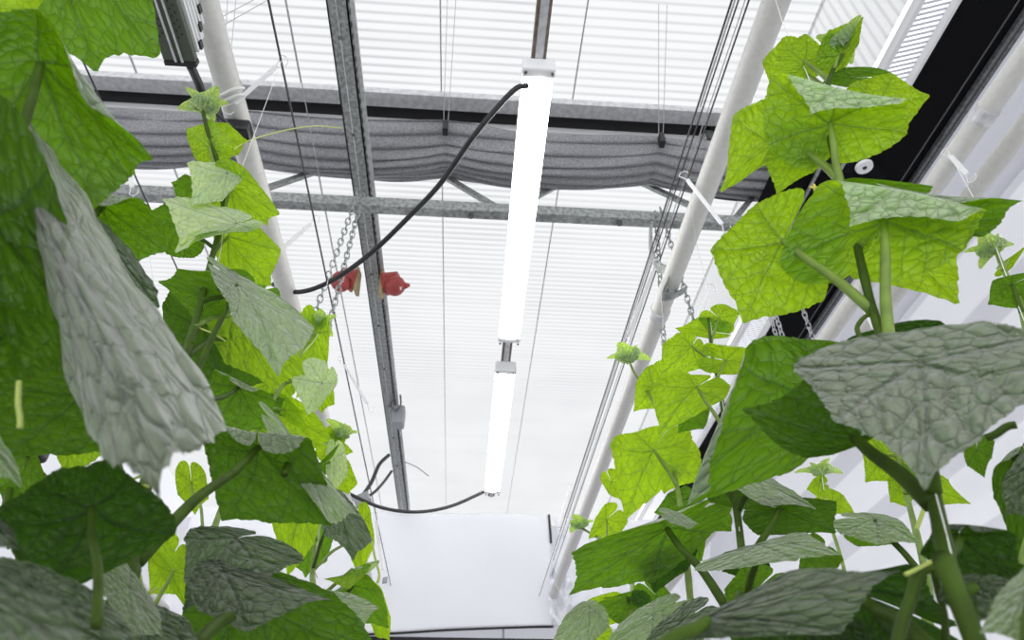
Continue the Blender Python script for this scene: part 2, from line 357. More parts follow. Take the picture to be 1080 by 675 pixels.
# ---------------------------------------------------------------- central bar and the lamps under it
lx = .165
bar = thing('lamp_bar', 'brown grey steel bar carrying the two lit tube lamps', 'bar', (lx, 1.0, 3.06))
MB().box((lx-.022, YF+.1, 3.065), (lx+.022, 4.22, 3.10)).build('bar_body', M_brown, bar, bevel=.002)
MB().box((lx-.012, YF+.1, 3.06), (lx+.012, 4.22, 3.066)).build('bar_slot', M_alu, bar)
for i, (y0, y1) in enumerate(((1.10, 2.46), (2.68, 4.05))):
    t = thing('tube_lamp', ['lit white tube lamp nearest overhead, crossing in front of the truss', 'lit white tube lamp farther down the bar, above the hanging sheet'][i], 'lamp', (lx, y0, 3.0), 'tube lamps under the bar')
    m = MB(); m.box((lx-.05, y0+.04, 3.035), (lx+.05, y1-.04, 3.062)); m.build('lamp_housing', M_white, t, bevel=.006)
    def pr(y): return [(lx+.048*math.sin(a), y, 3.034-.034*math.cos(a)) for a in np.linspace(-math.pi/2, math.pi/2, 13)]
    ys = (y0+.035, y1-.035); vs = pr(ys[0])+pr(ys[1])
    MB().add(vs, [(q, q+1, 14+q, 13+q) for q in range(12)]).build('diffuser', M_tube_light, t, smooth=True)
    for ye in (y0, y1-.035): MB().box((lx-.050, ye, 3.004), (lx+.050, ye+.035, 3.064)).build('end_cap', M_white, t, bevel=.008)
    for ye in (y0+.004, y1-.01):
        for sx in (-.04, .04): MB().lathe((lx+sx, ye+.01, 2.996), (0, 0, 1), [(0, .003), (.001, .005), (.006, .005)], 8).build('screw', M_galv_d, t)

# ---------------------------------------------------------------- crop poles
def pole(x, z, r, label, hang):
    t = thing('crop_pole', label, 'pole', (x, 1.0, z), 'pale crop poles')
    MB().tube([(x, y, z) for y in np.linspace(-1.5, 5.22, 30)], r, 24).build('tube', M_tube, t, smooth=True)
    for y in hang: MB().lathe((x, y-.02, z), (0, 1, 0), [(0, r), (0, r+.004), (.04, r+.004), (.04, r)], 24).build('sleeve', M_alu, t)
    return t
PLX, PRX = -.665, .683
pole(PLX, 2.75, .033, 'pale pole running down the house past the perforated lamp housing', (3.1,))
pole(PRX, 2.75, .033, 'pale pole right of the lit lamps held by a bent grey bracket', (1.9,))
pole(1.365, 2.75, .029, 'pale pole beside the black strip, upper of the pair at the right wall', (1.0,))
pole(1.50, 2.75, .027, 'pale pole nearest the right wall, lower of the pair there', (2.2,))
pole(-2.1, 2.6, .034, 'pale pole glimpsed behind the leaves by the left wall', (3.2,))

# ---------------------------------------------------------------- cables and wires
def wire(x, z, label, m=M_wire, r=.0022, name='support_wire', y1=YB-.03):
    tag(MB().tube([(x, -1., z), (x, y1, z)], r, 6).build(name, m), label, 'wire', 'straight wires down the house')
px0 = atz(283, 0, 2.85); wire(px0[0], 2.85, 'dark wire stretched down the house just right of the pale left pole', M_wire, .0032)
px0 = atz(313, 60, 3.5); wire(px0[0], 3.5, 'faint pale wire between the left pole and the slotted beam', M_wire_l, .002)
px0 = atz(140, 180, 2.9); wire(px0[0], 2.9, 'dark wire behind the topmost leaf tip at the far left', M_wire, .003)
for X, z, lb in ((772, 2.8, 'dark wire beside the right pole, farthest from it'), (779, 3.1, 'dark wire beside the right pole, second from it outward'), (790, 2.95, 'dark wire hugging the side of the right pole'), (786, 3.3, 'pale wire above the right pole')):
    q = atz(X, 0, z); wire(q[0], z, lb, M_wire if 'dark' in lb else M_wire_l, .0028 if 'dark' in lb else .002)
q = atz(1062, 20, 3.3); wire(q[0], 3.3, 'thin black wire under the black strip at the right wall', M_wire, .003)
q = atz(1075, 30, 3.0); wire(q[0], 3.0, 'thin black wire beside the upper pale pole at the right wall', M_cable, .003)

def cable(pts, r, label, m=M_cable, name='power_cable', cat='cable', n=8):
    P = [at(*p) for p in pts]
    return tag(MB().tube(spline(P, n), r, 10).build(name, m, smooth=True), label, cat)
cable([(557, 90, 1.14), (540, 97, 1.15), (500, 143, 1.25), (465, 193, 1.4), (430, 230, 1.55), (390, 268, 1.7), (350, 296, 1.85), (315, 308, 1.95), (288, 300, 2.05)], .0085, 'thick black cable drooping from the lamp end to the left pole')
cable([(345, 508, 3.6), (375, 524, 3.7), (405, 536, 3.8), (440, 540, 3.9), (475, 534, 4.0), (510, 519, 4.05)], .010, 'thin black cable drooping above the hanging sheet')
cable([(410, 480, 4.2), (400, 490, 4.1), (392, 508, 4.0), (383, 522, 3.9)], .012, 'black lead bent from the slotted beam down to the grey plug')
cable([(413, 497, 4.25), (405, 508, 4.15), (396, 518, 4.0), (385, 526, 3.9)], .009, 'thinner black lead looping below its neighbour to the grey plug')
cable([(427, 487, 4.6), (440, 493, 4.7), (452, 502, 4.8)], .004, 'short thin wire sticking out from the slotted beam', M_wire_l)
pl = thing('cable_plug', 'grey plug hanging below the end of the slotted beam', 'plug', at(380, 528, 3.9))
c = at(380, 528, 3.9); MB().obox(c, (1, 0, .5), (0, 1, 0), (-.5, 0, 1), .12, .05, .07).build('plug_body', M_grey, pl, bevel=.01)
MB().obox(at(370, 535, 3.9), (1, 0, .9), (0, 1, 0), (-.5, 0, 1), .07, .035, .045).build('sleeve', M_white, pl, bevel=.008)

# pulley box on the slotted beam
q = atz(419, 440, 3.42)
pb = thing('pulley_box', 'grey hoist box with a hook hanging under the slotted beam', 'pulley', q)
MB().obox(q+np.array((.01, 0, .0)), (1, 0, 0), (0, 1, 0), (0, 0, 1), .075, .10, .13).build('box', M_grey, pb, bevel=.012)
MB().tube(spline([q+np.array(p) for p in ((-.03, -.06, .12), (-.04, -.07, .05), (-.01, -.08, .0), (.02, -.07, .05), (.01, -.06, .13))], 6), .006, 8).build('hook', M_galv_d, pb, smooth=True)
MB().obox(q+np.array((-.045, -.05, .09)), (1, 0, 0), (0, 1, 0), (0, 0, 1), .06, .012, .012).build('pin', M_galv_d, pb)

# ---------------------------------------------------------------- chains
def chain(top, n, L, label, m=M_galv, tilt=0., swing=(0, 0)):
    base = np.array(top, float); mb = MB()
    for i in range(n):
        c = base-np.array((0, 0, i*L*1.55))+np.array((swing[0]*i*L, swing[1]*i*L, 0)); a = i*math.pi/2+tilt
        ax = np.array((math.cos(a), math.sin(a), 0)); pts = []
        for j in range(14):
            th = 2*math.pi*j/14; pts.append(c+ax*math.cos(th)*L*.5+np.array((0, 0, 1))*(math.sin(th)*L*.62+(L*.38 if math.sin(th) > 0 else -L*.38)))
        mb.tube(pts, L*.14, 6, closed=True)
    return tag(mb.build('chain', m, smooth=True), label, 'chain', 'chains hanging from the roof steel')
chain(atz(382, 206, 3.36), 26, .019, 'steel chain in front of the red lamp, its inner strand', tilt=.6, swing=(-.05, 0))
chain(atz(378, 203, 3.36), 31, .019, 'steel chain in front of the red lamp, its outer strand', tilt=.2, swing=(-.15, 0))
chain(atz(697, 222, 3.36), 22, .019, 'steel chain hanging left of the right pole, nearer its bracket', tilt=.9, swing=(.1, 0))
chain(atz(692, 226, 3.36), 30, .019, 'steel chain hanging left of the right pole, outermost', tilt=.4, swing=(-.15, 0))
chain(atz(836, 296, 3.61), 18, .022, 'steel chain against the black strip, right one of two', M_alu, .5)
chain(atz(808, 300, 3.61), 18, .022, 'steel chain against the black strip, left one of two', M_alu, .1)
chain((1.592, atz(783, 310, 3.62)[1], 3.61), 15, .020, 'pale steel chain against the white eaves rail', M_alu, .1)

# ---------------------------------------------------------------- bent bracket over the right pole
br = thing('pole_bracket', 'bent flat grey bracket hooked round the pale right pole', 'bracket', atz(705, 260, 2.8))
P = spline([atz(686, 236, 3.3), atz(686, 262, 3.1), atz(692, 280, 2.92), atz(705, 289, 2.75), (PRX-.035, 1.745, 2.70), (PRX+.0, 1.74, 2.692), (PRX+.045, 1.73, 2.715)], 8)
mb = MB(); vs = []
for p in P: vs += [p+np.array((0, -.016, -.0)), p+np.array((0, .016, 0)), p+np.array((.006, .016, .006)), p+np.array((.006, -.016, .006))]
mb.add(vs, [(4*i+k, 4*i+(k+1) % 4, 4*i+4+(k+1) % 4, 4*i+4+k) for i in range(len(P)-1) for k in range(4)]+[(0, 1, 2, 3), tuple(4*len(P)-4+k for k in (3, 2, 1, 0))]).build('strap', M_galv, br, solid=.004)
for d in (-.012, .018): MB().lathe((PRX+d-.01, 1.72, 2.70), (0, -1, -.5), [(0, .004), (.001, .006), (.006, .005)], 8).build('screw', M_galv_d, br)

# ---------------------------------------------------------------- red lamps either side of the slotted beam
def redlamp(c, s_, label):
    t = thing('warning_lamp', label, 'lamp', c, 'red lamps on the slotted beam'); c = np.array(c, float)
    a = np.array((s_, -.25, .12))
    MB().obox(c, a, (0, 1, .3), (0, -.3, 1), .02, .085, .13).build('mounting_plate', M_tan, t, bevel=.004)
    o = c+nrm(a)*.01
    MB().lathe(o, a, [(0, .060), (.012, .062), (.02, .056), (.078, .050), (.082, .040)], 28).build('lamp_body', M_red, t, smooth=True, bevel=.002)
    MB().obox(o+nrm(a)*.05+np.array((0, -.044, -.0)), a, (0, 1, 0), (0, 0, 1), .045, .006, .008).build('rib', M_red, t)
    e = o+nrm(a)*.062+np.array((0, -.020, -.045)); d = np.array((s_*.5, -.45, -.75))
    MB().lathe(e, d, [(-.03, .036), (0, .050), (.006, .053), (.02, .050), (.042, .034), (.052, .012)], 28).build('bell', M_red, t, smooth=True)
    MB().lathe(e+np.array((s_*.044, 0, .0)), (s_, -.2, .1), [(0, .02), (.018, .013), (.03, .008), (.034, .002)], 16).build('knob', M_red, t, smooth=True)
    MB().obox(e+nrm(d)*.047+np.array((.006, 0, 0)), (1, 0, 0), (0, 1, -.5), d, .018, .016, .003).build('sticker', M_white, t)
redlamp(atz(403, 300, 3.47), 1, 'red bell shaped lamp on the slotted beam, white sticker on its bell')
redlamp(atz(377, 297, 3.47), -1, 'red bell shaped lamp left of the slotted beam, partly behind chains')

# ---------------------------------------------------------------- perforated grow lamp housing, top left
fx0, fx1, fy1, fz0, fz1 = -.735, -.662, .90, 2.6, 2.70
gl = thing('grow_lamp', 'long olive grey perforated lamp housing with a white finned side beside the left pole', 'lamp', (fx0, fy1, fz0))
MB().box((fx0, -.7, fz0), (fx1, fy1, fz0+.02)).build('perforated_base', M_olive, gl, bevel=.003)
m = MB()
for xx, off in ((fx0+.011, 0), (fx0+.020, .5), (fx1-.020, .0), (fx1-.011, .5)):
    for i in range(55): m.lathe((xx, fy1-.06-(i+off)*.0165, fz0-.0006), (0, 0, 1), [(0, .0026), (.0008, .0026)], 6)
m.build('perforations', M_blackp, gl)['kind'] = 'stuff'
for xx in (fx0+.029, fx1-.029): MB().box((xx-.002, -.7, fz0-.004), (xx+.002, fy1, fz0)).build('base_rib', M_alu, gl)
m = MB(); m.box((fx0+.006, -.7, fz0+.02), (fx1-.006, fy1-.01, fz1))
for i in range(5): m.box((fx1-.008, -.7, fz0+.024+i*.017), (fx1+.004, fy1-.012-.008*i, fz0+.032+i*.017))
m.build('finned_side', M_white, gl)
MB().box((fx0, fy1, fz0-.002), (fx1, fy1+.012, fz0+.022)).build('end_plate', M_blackp, gl, bevel=.002)
for i in range(3): MB().box((fx1+.002, fy1-.03-.03*i, fz0+.035+i*.025), (fx1+.008, fy1-.012-.03*i, fz0+.05+i*.025)).build('clip', M_blackp, gl)
MB().tube(spline([(fx1-.02, fy1+.01, fz0+.01), (-.685, .97, 2.63), (-.68, 1.03, 2.63), (-.66, 1.09, 2.65), (-.65, 1.14, 2.68)], 6), [.010]*14+[.006]*11, 10).build('lead', M_blackp, gl, smooth=True)
MB().obox((-.655, 1.15, 2.69), (1, 0, 0), (0, 1, 0), (0, 0, 1), .085, .05, .045).build('connector', M_blackp, gl, bevel=.01)
for dx in (-.06, -.02): MB().tube([(fx0+.05+dx, fy1-.02, fz0), (fx0+.06+dx, fy1+.2, 3.3)], .0012, 5).build('hanging_wire', M_wire_l, gl)

# ---------------------------------------------------------------- black fan housing at the truss end
fb = thing('fan_housing', 'black box housing under the eaves with a round white disc', 'fan', (1.55, 2.05, 3.5))
MB().box((1.32, 1.78, 3.47), (1.74, 2.42, 3.62)).build('housing', M_black, fb, bevel=.01)
MB().box((1.28, 2.1, 3.44), (1.5, 2.34, 3.50)).build('mounting_block', M_black, fb, bevel=.02)
q = atz(912, 177, 3.455)
MB().lathe(q, (0, 0, 1), [(0, .011), (0, .034), (.012, .036), (.016, .03)], 32).build('disc', M_white, fb)
MB().lathe(q-np.array((0, 0, .002)), (0, 0, 1), [(0, .009), (.004, .009)], 16).build('hub', M_blackp, fb)
for x in (1.43, 1.52): MB().box((x, 1.7, 3.455), (x+.012, 2.3, 3.465)).build('rail', M_galv, fb)
# ---------------------------------------------------------------- pulley at the right truss end
q = atz(742, 148, 3.86); t = thing('cord_pulley', 'small grey cord pulley beside the right pole under the screen', 'pulley', q)
MB().lathe(q, (1, -.3, 0), [(-.012, .03), (-.01, .036), (-.004, .028), (.004, .028), (.01, .036), (.012, .03)], 20).build('wheel', M_galv, t, smooth=True)
MB().obox(q+np.array((.03, 0, .02)), (1, 0, 0), (0, 1, 0), (0, 0, 1), .04, .05, .07).build('bracket', M_galv_d, t, bevel=.005)

# ---------------------------------------------------------------- hanging white sheets on the end wall
def sheetfn(x0, x1, z0, z1, y, amp):
    def f(a, b):
        x = x0+(x1-x0)*a; sag = .05*math.sin(math.pi*a)
        z = z1+(z0-z1)*b-(sag*b if b > .5 else 0)-.02*math.sin(a*5.5)*b
        yy = y-.05*math.sin(b*math.pi)*1.5-amp*math.sin(a*23+b*4)*.25*b-amp*.6*math.sin(a*9-b*6)
        return (x, yy, z)
    return f
a = aty(380, 541, 5.35); b = aty(584, 660, 5.35)
sh = thing('hanging_sheet', 'wide white plastic sheet hanging on the end wall with a black lower hem', 'sheet', (0, 5.4, 3.4))
f = sheetfn(-2.2, .70, 2.58, 3.47, 5.46, .022); MB().grid(f, 120, 40).build('sheet', M_sheet, sh, smooth=True, solid=.003)
MB().tube([np.array(f(i/60, 1.))+np.array((0, 0, -.006)) for i in range(61)], .009, 6).build('hem', M_blackp, sh)
MB().tube([np.array(f(1., i/10))+np.array((.0, -.01, 0)) for i in range(0, 4)], .010, 6).build('edge_tie', M_blackp, sh)
sh2 = thing('hanging_sheet', 'narrower crumpled white sheet hanging on the end wall beside the right plants', 'sheet', (1.4, 5.4, 3.4))
def f2(a, b):
    x = .74+1.3*a; return (x+.03*math.sin(b*11), 5.50-.03*math.sin(a*31+b*5)*(.3+b)-.03*math.sin(b*17+a*8)*b, 3.47-.85*b-.1*a*b)
MB().grid(f2, 90, 50).build('sheet', M_sheet, sh2, smooth=True, solid=.003)
mb = MB()
def cr(a, b):
    x = .66+.18*a; return (x, 5.32-.05*math.sin(a*14+b*9)-.04*math.sin(b*21+a*4), 3.0-.42*b-.12*a+.05*math.sin(a*9))
mb.grid(cr, 40, 60).build('folded_corner', M_sheet, sh2, smooth=True, solid=.003)

# ================================================================ CUCUMBER LEAVES
_A = np.radians([0, 4, 12, 26, 38, 48, 54, 60, 72, 86, 98, 108, 114, 122, 135, 150, 162, 171, 177])
_R = np.array([1.0, .915, .835, .80, .80, .83, .87, .82, .76, .72, .725, .745, .75, .73, .71, .68, .65, .60, .48])
def outline(th, seed):
    a = np.abs(th); r = np.interp(a, _A, _R)
    saw = np.abs(((a*13.5+.3*np.sin(a*5+seed)) % 1)-.5)*2
    return r*(1+.03*np.sin(th*2+seed)+.022*np.sin(th*5+seed*2))+(.014*saw+.006*np.sin(a*41+seed))*np.clip((math.pi-a)*2, 0, 1)
def tps(ctrl, val):
    n = len(ctrl); U = lambda d2: np.where(d2 > 1e-12, .5*d2*np.log(np.maximum(d2, 1e-12)), 0)
    D = ((ctrl[:, None]-ctrl[None])**2).sum(-1); K = U(D)+np.eye(n)*2e-3; Pm = np.c_[np.ones(n), ctrl]
    A = np.zeros((n+3, n+3)); A[:n, :n] = K; A[:n, n:] = Pm; A[n:, :n] = Pm.T
    W = np.linalg.lstsq(A, np.r_[val, np.zeros((3, 3))], rcond=None)[0]
    def f(q):
        D = ((q[:, None]-ctrl[None])**2).sum(-1); return U(D)@W[:n]+np.c_[np.ones(len(q)), q]@W[n:]
    return f
CAN = {'T': (1, 0), 'A': (.49, .69), 'B': (.49, -.69), 'a': (-.28, .66), 'b': (-.28, -.66), 'M': (.5, 0), 'O': (0, 0)}
_leafn = [0]; SIZES = []
def leaf(plant, kind, vis, O, T, A, B, h, fold=(), node=None, m=None, pr=.0042, a=None, b=None, Mid=None, dome=.10, wave=.020, res=1., lab=None, closed=False):
    """one blade: O petiole joint, T tip, A/B side lobes, a/b back lobes, each (x, y[, extra distance]); vis: side seen"""
    _leafn[0] += 1; sd = _leafn[0]*1.7; rng = random.Random(_leafn[0])
    if m is None: m = -1.1 if vis == 'b' else 3.2
    t0 = tane(O[0], O[1])
    def P(p):
        hh = h*(t0-m)/max((tane(p[0], p[1])-m) if m < 0 else (m-tane(p[0], p[1])), .3)*(1 if m < 0 else -1)
        return at(p[0], p[1], min(max(hh, .4*h), 1.8*h)+(p[2] if len(p) > 2 else 0))
    pts = {'O': P(O), 'T': P(T), 'A': P(A), 'B': P(B)}
    if a: pts['a'] = P(a)
    if b: pts['b'] = P(b)
    if Mid: pts['M'] = P(Mid)
    nn = np.cross(pts['T']-pts['O'], pts['A']-pts['O'])
    seen_top = np.dot(nn, CAM-(pts['O']+pts['T']+pts['A'])/3) > 0     # if A were the +v side
    sg = 1 if (seen_top == (vis == 't')) else -1
    ctrl = np.array([(CAN[k][0], CAN[k][1]*sg) for k in pts]); f = tps(ctrl, np.array([pts[k] for k in pts]))
    nr, nt = int(26*res)+4, int(110*res)+10
    ths = np.linspace(-math.pi*(1 if closed else .985), math.pi*(1 if closed else .985), nt); rr = np.linspace(0, 1, nr)**.85
    R = outline(ths, sd)
    if closed: R = np.where(np.abs(ths) > 2.6, np.interp(np.abs(ths), [2.6, 2.95, math.pi], [.66, .60, .56]), R)
    uu = (rr[:, None]*R[None]*np.cos(ths)[None]).ravel(); vv = (rr[:, None]*R[None]*np.sin(ths)[None]).ravel()
    uv = np.c_[uu, vv]; q = uv.copy(); wz = np.zeros(len(q)); rad = np.hypot(uu, vv)
    # natural relief: dome between the lobes, wavy margin, folded main veins
    wz -= dome*rad**2; edge = np.clip(rad/.8, 0, 1)**2
    th = np.arctan2(vv, uu)
    wz += wave*edge*np.sin(th*6+sd)+wave*.7*edge*np.sin(th*11+sd*3)+.010*edge*np.sin(th*23+sd)
    ang = np.minimum(np.minimum(np.abs(np.abs(th)), np.abs(np.abs(th)-.93)), np.abs(np.abs(th)-1.95))
    wz += .05*np.clip(rad*np.sin(np.minimum(ang, .5)), 0, .12)*1.2
    for (fa, c, Rf, mx) in fold:                      # part of the blade rolled over towards its underside (Rf<0: towards its upper side)
        d = np.array((math.cos(math.radians(fa)), math.sin(math.radians(fa))*sg)); s = q@d-c; on = s > 0
        dn = np.sign(Rf); Ra = abs(Rf); ph = np.minimum(s/Ra, math.radians(mx)); ex = np.maximum(s-Ra*math.radians(mx), 0)
        s2 = Ra*np.sin(ph)+ex*np.cos(ph); hw = Ra*(1-np.cos(ph))+ex*np.sin(ph)
        q[on] += ((s2-s)[:, None]*d)[on]; wz[on] = wz[on]*np.cos(ph[on])-dn*hw[on]
    p = f(q); e = 1e-3; du = (f(q+(e, 0))-p)/e; dv = (f(q+(0, e))-p)/e; n = np.cross(du, dv)
    ln = np.linalg.norm(n, axis=1); n /= ln[:, None]+1e-12; sc = math.sqrt(np.median(ln))
    p = p+n*(wz*sc)[:, None]
    SIZES.append((kind, tuple(O[:2]), round(float(np.linalg.norm(pts['T']-pts['O'])), 2), round(float(np.linalg.norm(pts['A']-pts['B'])), 2)))
    me = bpy.data.meshes.new('leaf'); o = bpy.data.objects.new('leaf', me); C.objects.link(o)
    base = np.array(base_of(plant)); o.parent = plant
    loc = pts['O']-base; o.location = loc.tolist()
    fs = [(i*nt+j, (i+1)*nt+j, (i+1)*nt+j+1, i*nt+j+1) for i in range(nr-1) for j in range(nt-1)]
    V = p-base-loc
    me.from_pydata(V.tolist(), [], fs); me.materials.append(LM[kind])
    lay = me.uv_layers.new(name='blade'); idx = np.empty(len(me.loops), dtype=np.int32); me.loops.foreach_get('vertex_index', idx)
    lay.data.foreach_set('uv', uv[idx].astype(np.float32).ravel()); me.polygons.foreach_set('use_smooth', [True]*len(me.polygons)); me.update()
    if lab: o['label'] = lab
    # petiole from its node on the stem
    if node is not None:
        N0 = at(*node) if len(node) == 3 else None; E = pts['O']-f(np.array([[0., 0.]]))[0]*0
        cn = n[0]; E = p[0]; D = np.linalg.norm(E-N0)
        mid1 = N0+(E-N0)*.35+np.array((0, 0, .04))*D; mid2 = N0+(E-N0)*.75-cn*.04*D
        path = spline([N0, mid1, mid2, E-cn*.001], 7); k = len(path)
        mbp = MB(); mbp.v = []; mbp.tube([x for x in path], [pr*(1.15-.35*i/(k-1)) for i in range(k)], 10)
        pm = M_stem_y if kind == 'y' else M_stem
        po = mbp.build('petiole', pm, o, smooth=True)
    return o
def plant(label, stem_pts, r0, r1, young=False, group='cucumber plants'):
    P = [at(*p) for p in stem_pts]; b0 = P[0].copy(); foot = np.array((b0[0], b0[1], 0))
    t = thing('cucumber_plant', label, 'plant', foot, group)
    pts = spline([foot, foot+(b0-foot)*.5+np.array((.01, .01, 0))]+P, 8); n = len(pts)
    rad = [r0+(r1-r0)*max(0, (i-16))/(n-17) for i in range(n)]
    rad = [r*(1+.12*math.exp(-((i % 8)-4)**2/1.2)) for i, r in enumerate(rad)]
    MB().tube(pts, rad, 12).build('stem', M_stem_y if young else M_stem, t, smooth=True)
    return t
def tendril(plant_, pts, r=.0011, coil=0, m=None):
    P = spline([at(*p) for p in pts], 8)
    if coil:
        e = P[-1]; d = nrm(P[-1]-P[-2]); a = nrm(np.cross(d, (.3, .9, .1))); b = np.cross(d, a)
        for i in range(1, coil*14): th = i*2*math.pi/14; P.append(e+d*i*.0006+(a*math.sin(th)+b*(1-math.cos(th)))*.008*(1-.4*i/(coil*14)))
    return MB().tube(P, r, 6).build('tendril', m or M_tendril, plant_, smooth=True)
def small_leafcluster(plant_, x, y, h, s, seed, n=6):
    """shoot tip: little folded leaves, buds and a curl round the growing point"""
    rng = random.Random(seed); c = at(x, y, h); t = np.linalg.norm(c-CAM); k = s*1.35*t/F      # s: size in the view -> metres
    V = []; Fc = []; UV = []; off = 0
    for i in range(n):
        az = i*2.4+seed; el = .35+.9*(i/n); d = np.array((math.cos(az)*math.cos(el), math.sin(az)*math.cos(el), math.sin(el)))
        L = k*(1.1-.45*i/n)*rng.uniform(.8, 1.1); nr_, nt_ = 7, 40
        side = nrm(np.cross(d, (0, 0, 1))); up = np.cross(side, d)
        for a_ in range(nr_):
            for b_ in range(nt_):
                th = (b_/(nt_-1)-.5)*2*math.pi*.97; R = float(outline(np.array([th]), seed+i)[0])*(.8+.2*math.cos(3.3*th))*(a_/(nr_-1))
                u_, v_ = R*math.cos(th), R*math.sin(th); UV.append((u_, v_))
                V.append(c+L*(d*(u_*.9+.35)+side*v_*.75+up*(.45*abs(v_)-.25*u_*u_)))
        Fc += [(off+a_*nt_+b_, off+(a_+1)*nt_+b_, off+(a_+1)*nt_+b_+1, off+a_*nt_+b_+1) for a_ in range(nr_-1) for b_ in range(nt_-1)]; off = len(V)
    me = bpy.data.meshes.new('shoot_tip'); o = bpy.data.objects.new('shoot_tip', me); C.objects.link(o); o.parent = plant_
    me.from_pydata((np.array(V)-np.array(base_of(plant_))).tolist(), [], Fc); me.materials.append(LM['y'])
    lay = me.uv_layers.new(name='blade'); idx = np.empty(len(me.loops), dtype=np.int32); me.loops.foreach_get('vertex_index', idx)
    lay.data.foreach_set('uv', np.array(UV)[idx].astype(np.float32).ravel()); me.polygons.foreach_set('use_smooth', [True]*len(me.polygons))
    return o
def flower(plant_, x, y, h, s):
    c = at(x, y, h); t = np.linalg.norm(c-CAM); k = s*t/F; mb = MB()
    for i in range(5):
        a = i*2*math.pi/5+.4; d = nrm((math.cos(a), -.2, math.sin(a)))
        mb.tube([c, c+d*k*.5, c+d*k*.9+np.array((0, 0, -.15*k))], [k*.10, k*.16, k*.03], 6)
    return mb.build('flower', M_petal, plant_, smooth=True)

# ---------------------------------------------------------------- PLANT nearest the camera on the left (stem outside the picture)
A_ = plant('big leaved cucumber plant nearest at far left, its stem out of the frame', [(-70, 675, .42), (-90, 400, .45), (-110, 100, .5)], .008, .006)
leaf(A_, 'y', 'b', (-62, -60), (26, 48), (60, -50), (-60, 50), .50, node=(-110, 100, .5), dome=.08)
leaf(A_, 'm', 'b', (60, -72), (101, 79), (160, 52), (10, 40), .60, node=(-100, 150, .5), a=(150, -60), b=(0, -60), lab='bright hanging leaf at the top edge')
leaf(A_, 'm', 'b', (42, 68), (176, 171), (96, 58), (96, 212), .48, a=(36, 16), b=(-30, 170), node=(-92, 380, .45), fold=((62, .40, .16, 130),), res=1.5, Mid=(112, 135, .02), closed=True)
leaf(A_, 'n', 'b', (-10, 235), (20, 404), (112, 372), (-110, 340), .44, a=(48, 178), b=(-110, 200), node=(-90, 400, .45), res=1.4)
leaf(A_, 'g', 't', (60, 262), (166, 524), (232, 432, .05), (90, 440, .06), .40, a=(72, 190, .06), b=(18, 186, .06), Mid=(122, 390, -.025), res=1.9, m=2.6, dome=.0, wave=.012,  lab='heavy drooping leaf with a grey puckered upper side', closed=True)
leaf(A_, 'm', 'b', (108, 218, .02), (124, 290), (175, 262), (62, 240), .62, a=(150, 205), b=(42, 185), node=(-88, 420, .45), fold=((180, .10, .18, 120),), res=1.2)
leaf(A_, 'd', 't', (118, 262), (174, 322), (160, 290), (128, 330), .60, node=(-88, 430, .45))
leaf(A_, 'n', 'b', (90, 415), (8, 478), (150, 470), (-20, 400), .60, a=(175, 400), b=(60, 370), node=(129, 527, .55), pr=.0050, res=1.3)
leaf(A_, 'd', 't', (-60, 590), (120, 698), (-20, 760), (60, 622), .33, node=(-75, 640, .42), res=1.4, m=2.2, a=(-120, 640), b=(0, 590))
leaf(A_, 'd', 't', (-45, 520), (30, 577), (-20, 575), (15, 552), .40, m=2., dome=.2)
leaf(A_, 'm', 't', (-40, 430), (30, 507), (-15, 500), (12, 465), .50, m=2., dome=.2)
leaf(A_, 'y', 'b', (-30, 440), (28, 398), (10, 440), (-10, 390), .8)
tendril(A_, [(20, 402, .45), (19, 425, .45), (21, 440, .45), (21, 452, .45)], .0016)

# ---------------------------------------------------------------- tall plant under the left pole
P1 = plant('tall cucumber plant climbing a white string in front of the left pole', [(112, 690, .60), (124, 630, .62), (140, 590, .64), (146, 545, .68), (156, 503, .72), (172, 450, .78), (192, 385, .85), (207, 337, .90), (222, 278, .94), (235, 225, .97), (232, 180, .98), (222, 150, .98), (214, 118, .98)], .0075, .0035)
leaf(P1, 'y', 'b', (221, 156), (222, 127, .05), (198, 140), (247, 150), .98, a=(205, 165), b=(243, 165), node=(225, 175, .98), pr=.003)
leaf(P1, 'y', 'b', (236, 150), (262, 148), (240, 130), (250, 163), 1.02, node=(228, 165, .98), pr=.0025)
leaf(P1, 'y', 't', (240, 183), (203, 214), (199, 170), (236, 208), .95, node=(231, 178, .98), pr=.003, a=(236, 172), b=(254, 190), m=4)
leaf(P1, 'm', 'b', (212, 206), (180, 192), (196, 184), (190, 216), 1.03, node=(231, 190, .98), pr=.003)
leaf(P1, 'y', 'b', (243, 197), (283, 238), (292, 224), (252, 240), .97, a=(258, 178), b=(222, 212), node=(235, 228, .97), pr=.003)
leaf(P1, 'y', 't', (250, 236), (183, 264), (174, 207), (212, 250), .93, node=(237, 232, .97), a=(218, 212), m=4, pr=.003)
leaf(P1, 'm', 'b', (188, 240), (146, 230), (175, 215), (176, 268), 1.0, node=(226, 262, .96), pr=.003)
leaf(P1, 'y', 'b', (240, 250), (287, 303), (293, 262), (240, 300), 1.0, a=(262, 228), b=(228, 262), node=(224, 270, .95), pr=.003)
leaf(P1, 'm', 'b', (238, 312), (165, 296), (190, 282), (205, 334), .92, a=(246, 283), b=(246, 328), node=(212, 318, .91), fold=((90, .55, .1, 110),))
leaf(P1, 'm', 't', (250, 300), (295, 398), (328, 342), (246, 338), .88, a=(245, 285), b=(236, 310), node=(203, 402, .86), m=3.6, res=1.3, dome=.02, lab='pale grey topped leaf hanging by its petiole')
leaf(P1, 'y', 'b', (250, 330), (288, 410), (322, 395), (238, 380), 1.0, a=(300, 340), node=(205, 345, .89), pr=.0035)
leaf(P1, 'n', 'b', (212, 342), (172, 378), (170, 320), (236, 400), 1.06, a=(190, 300), b=(255, 350), node=(200, 362, .87))
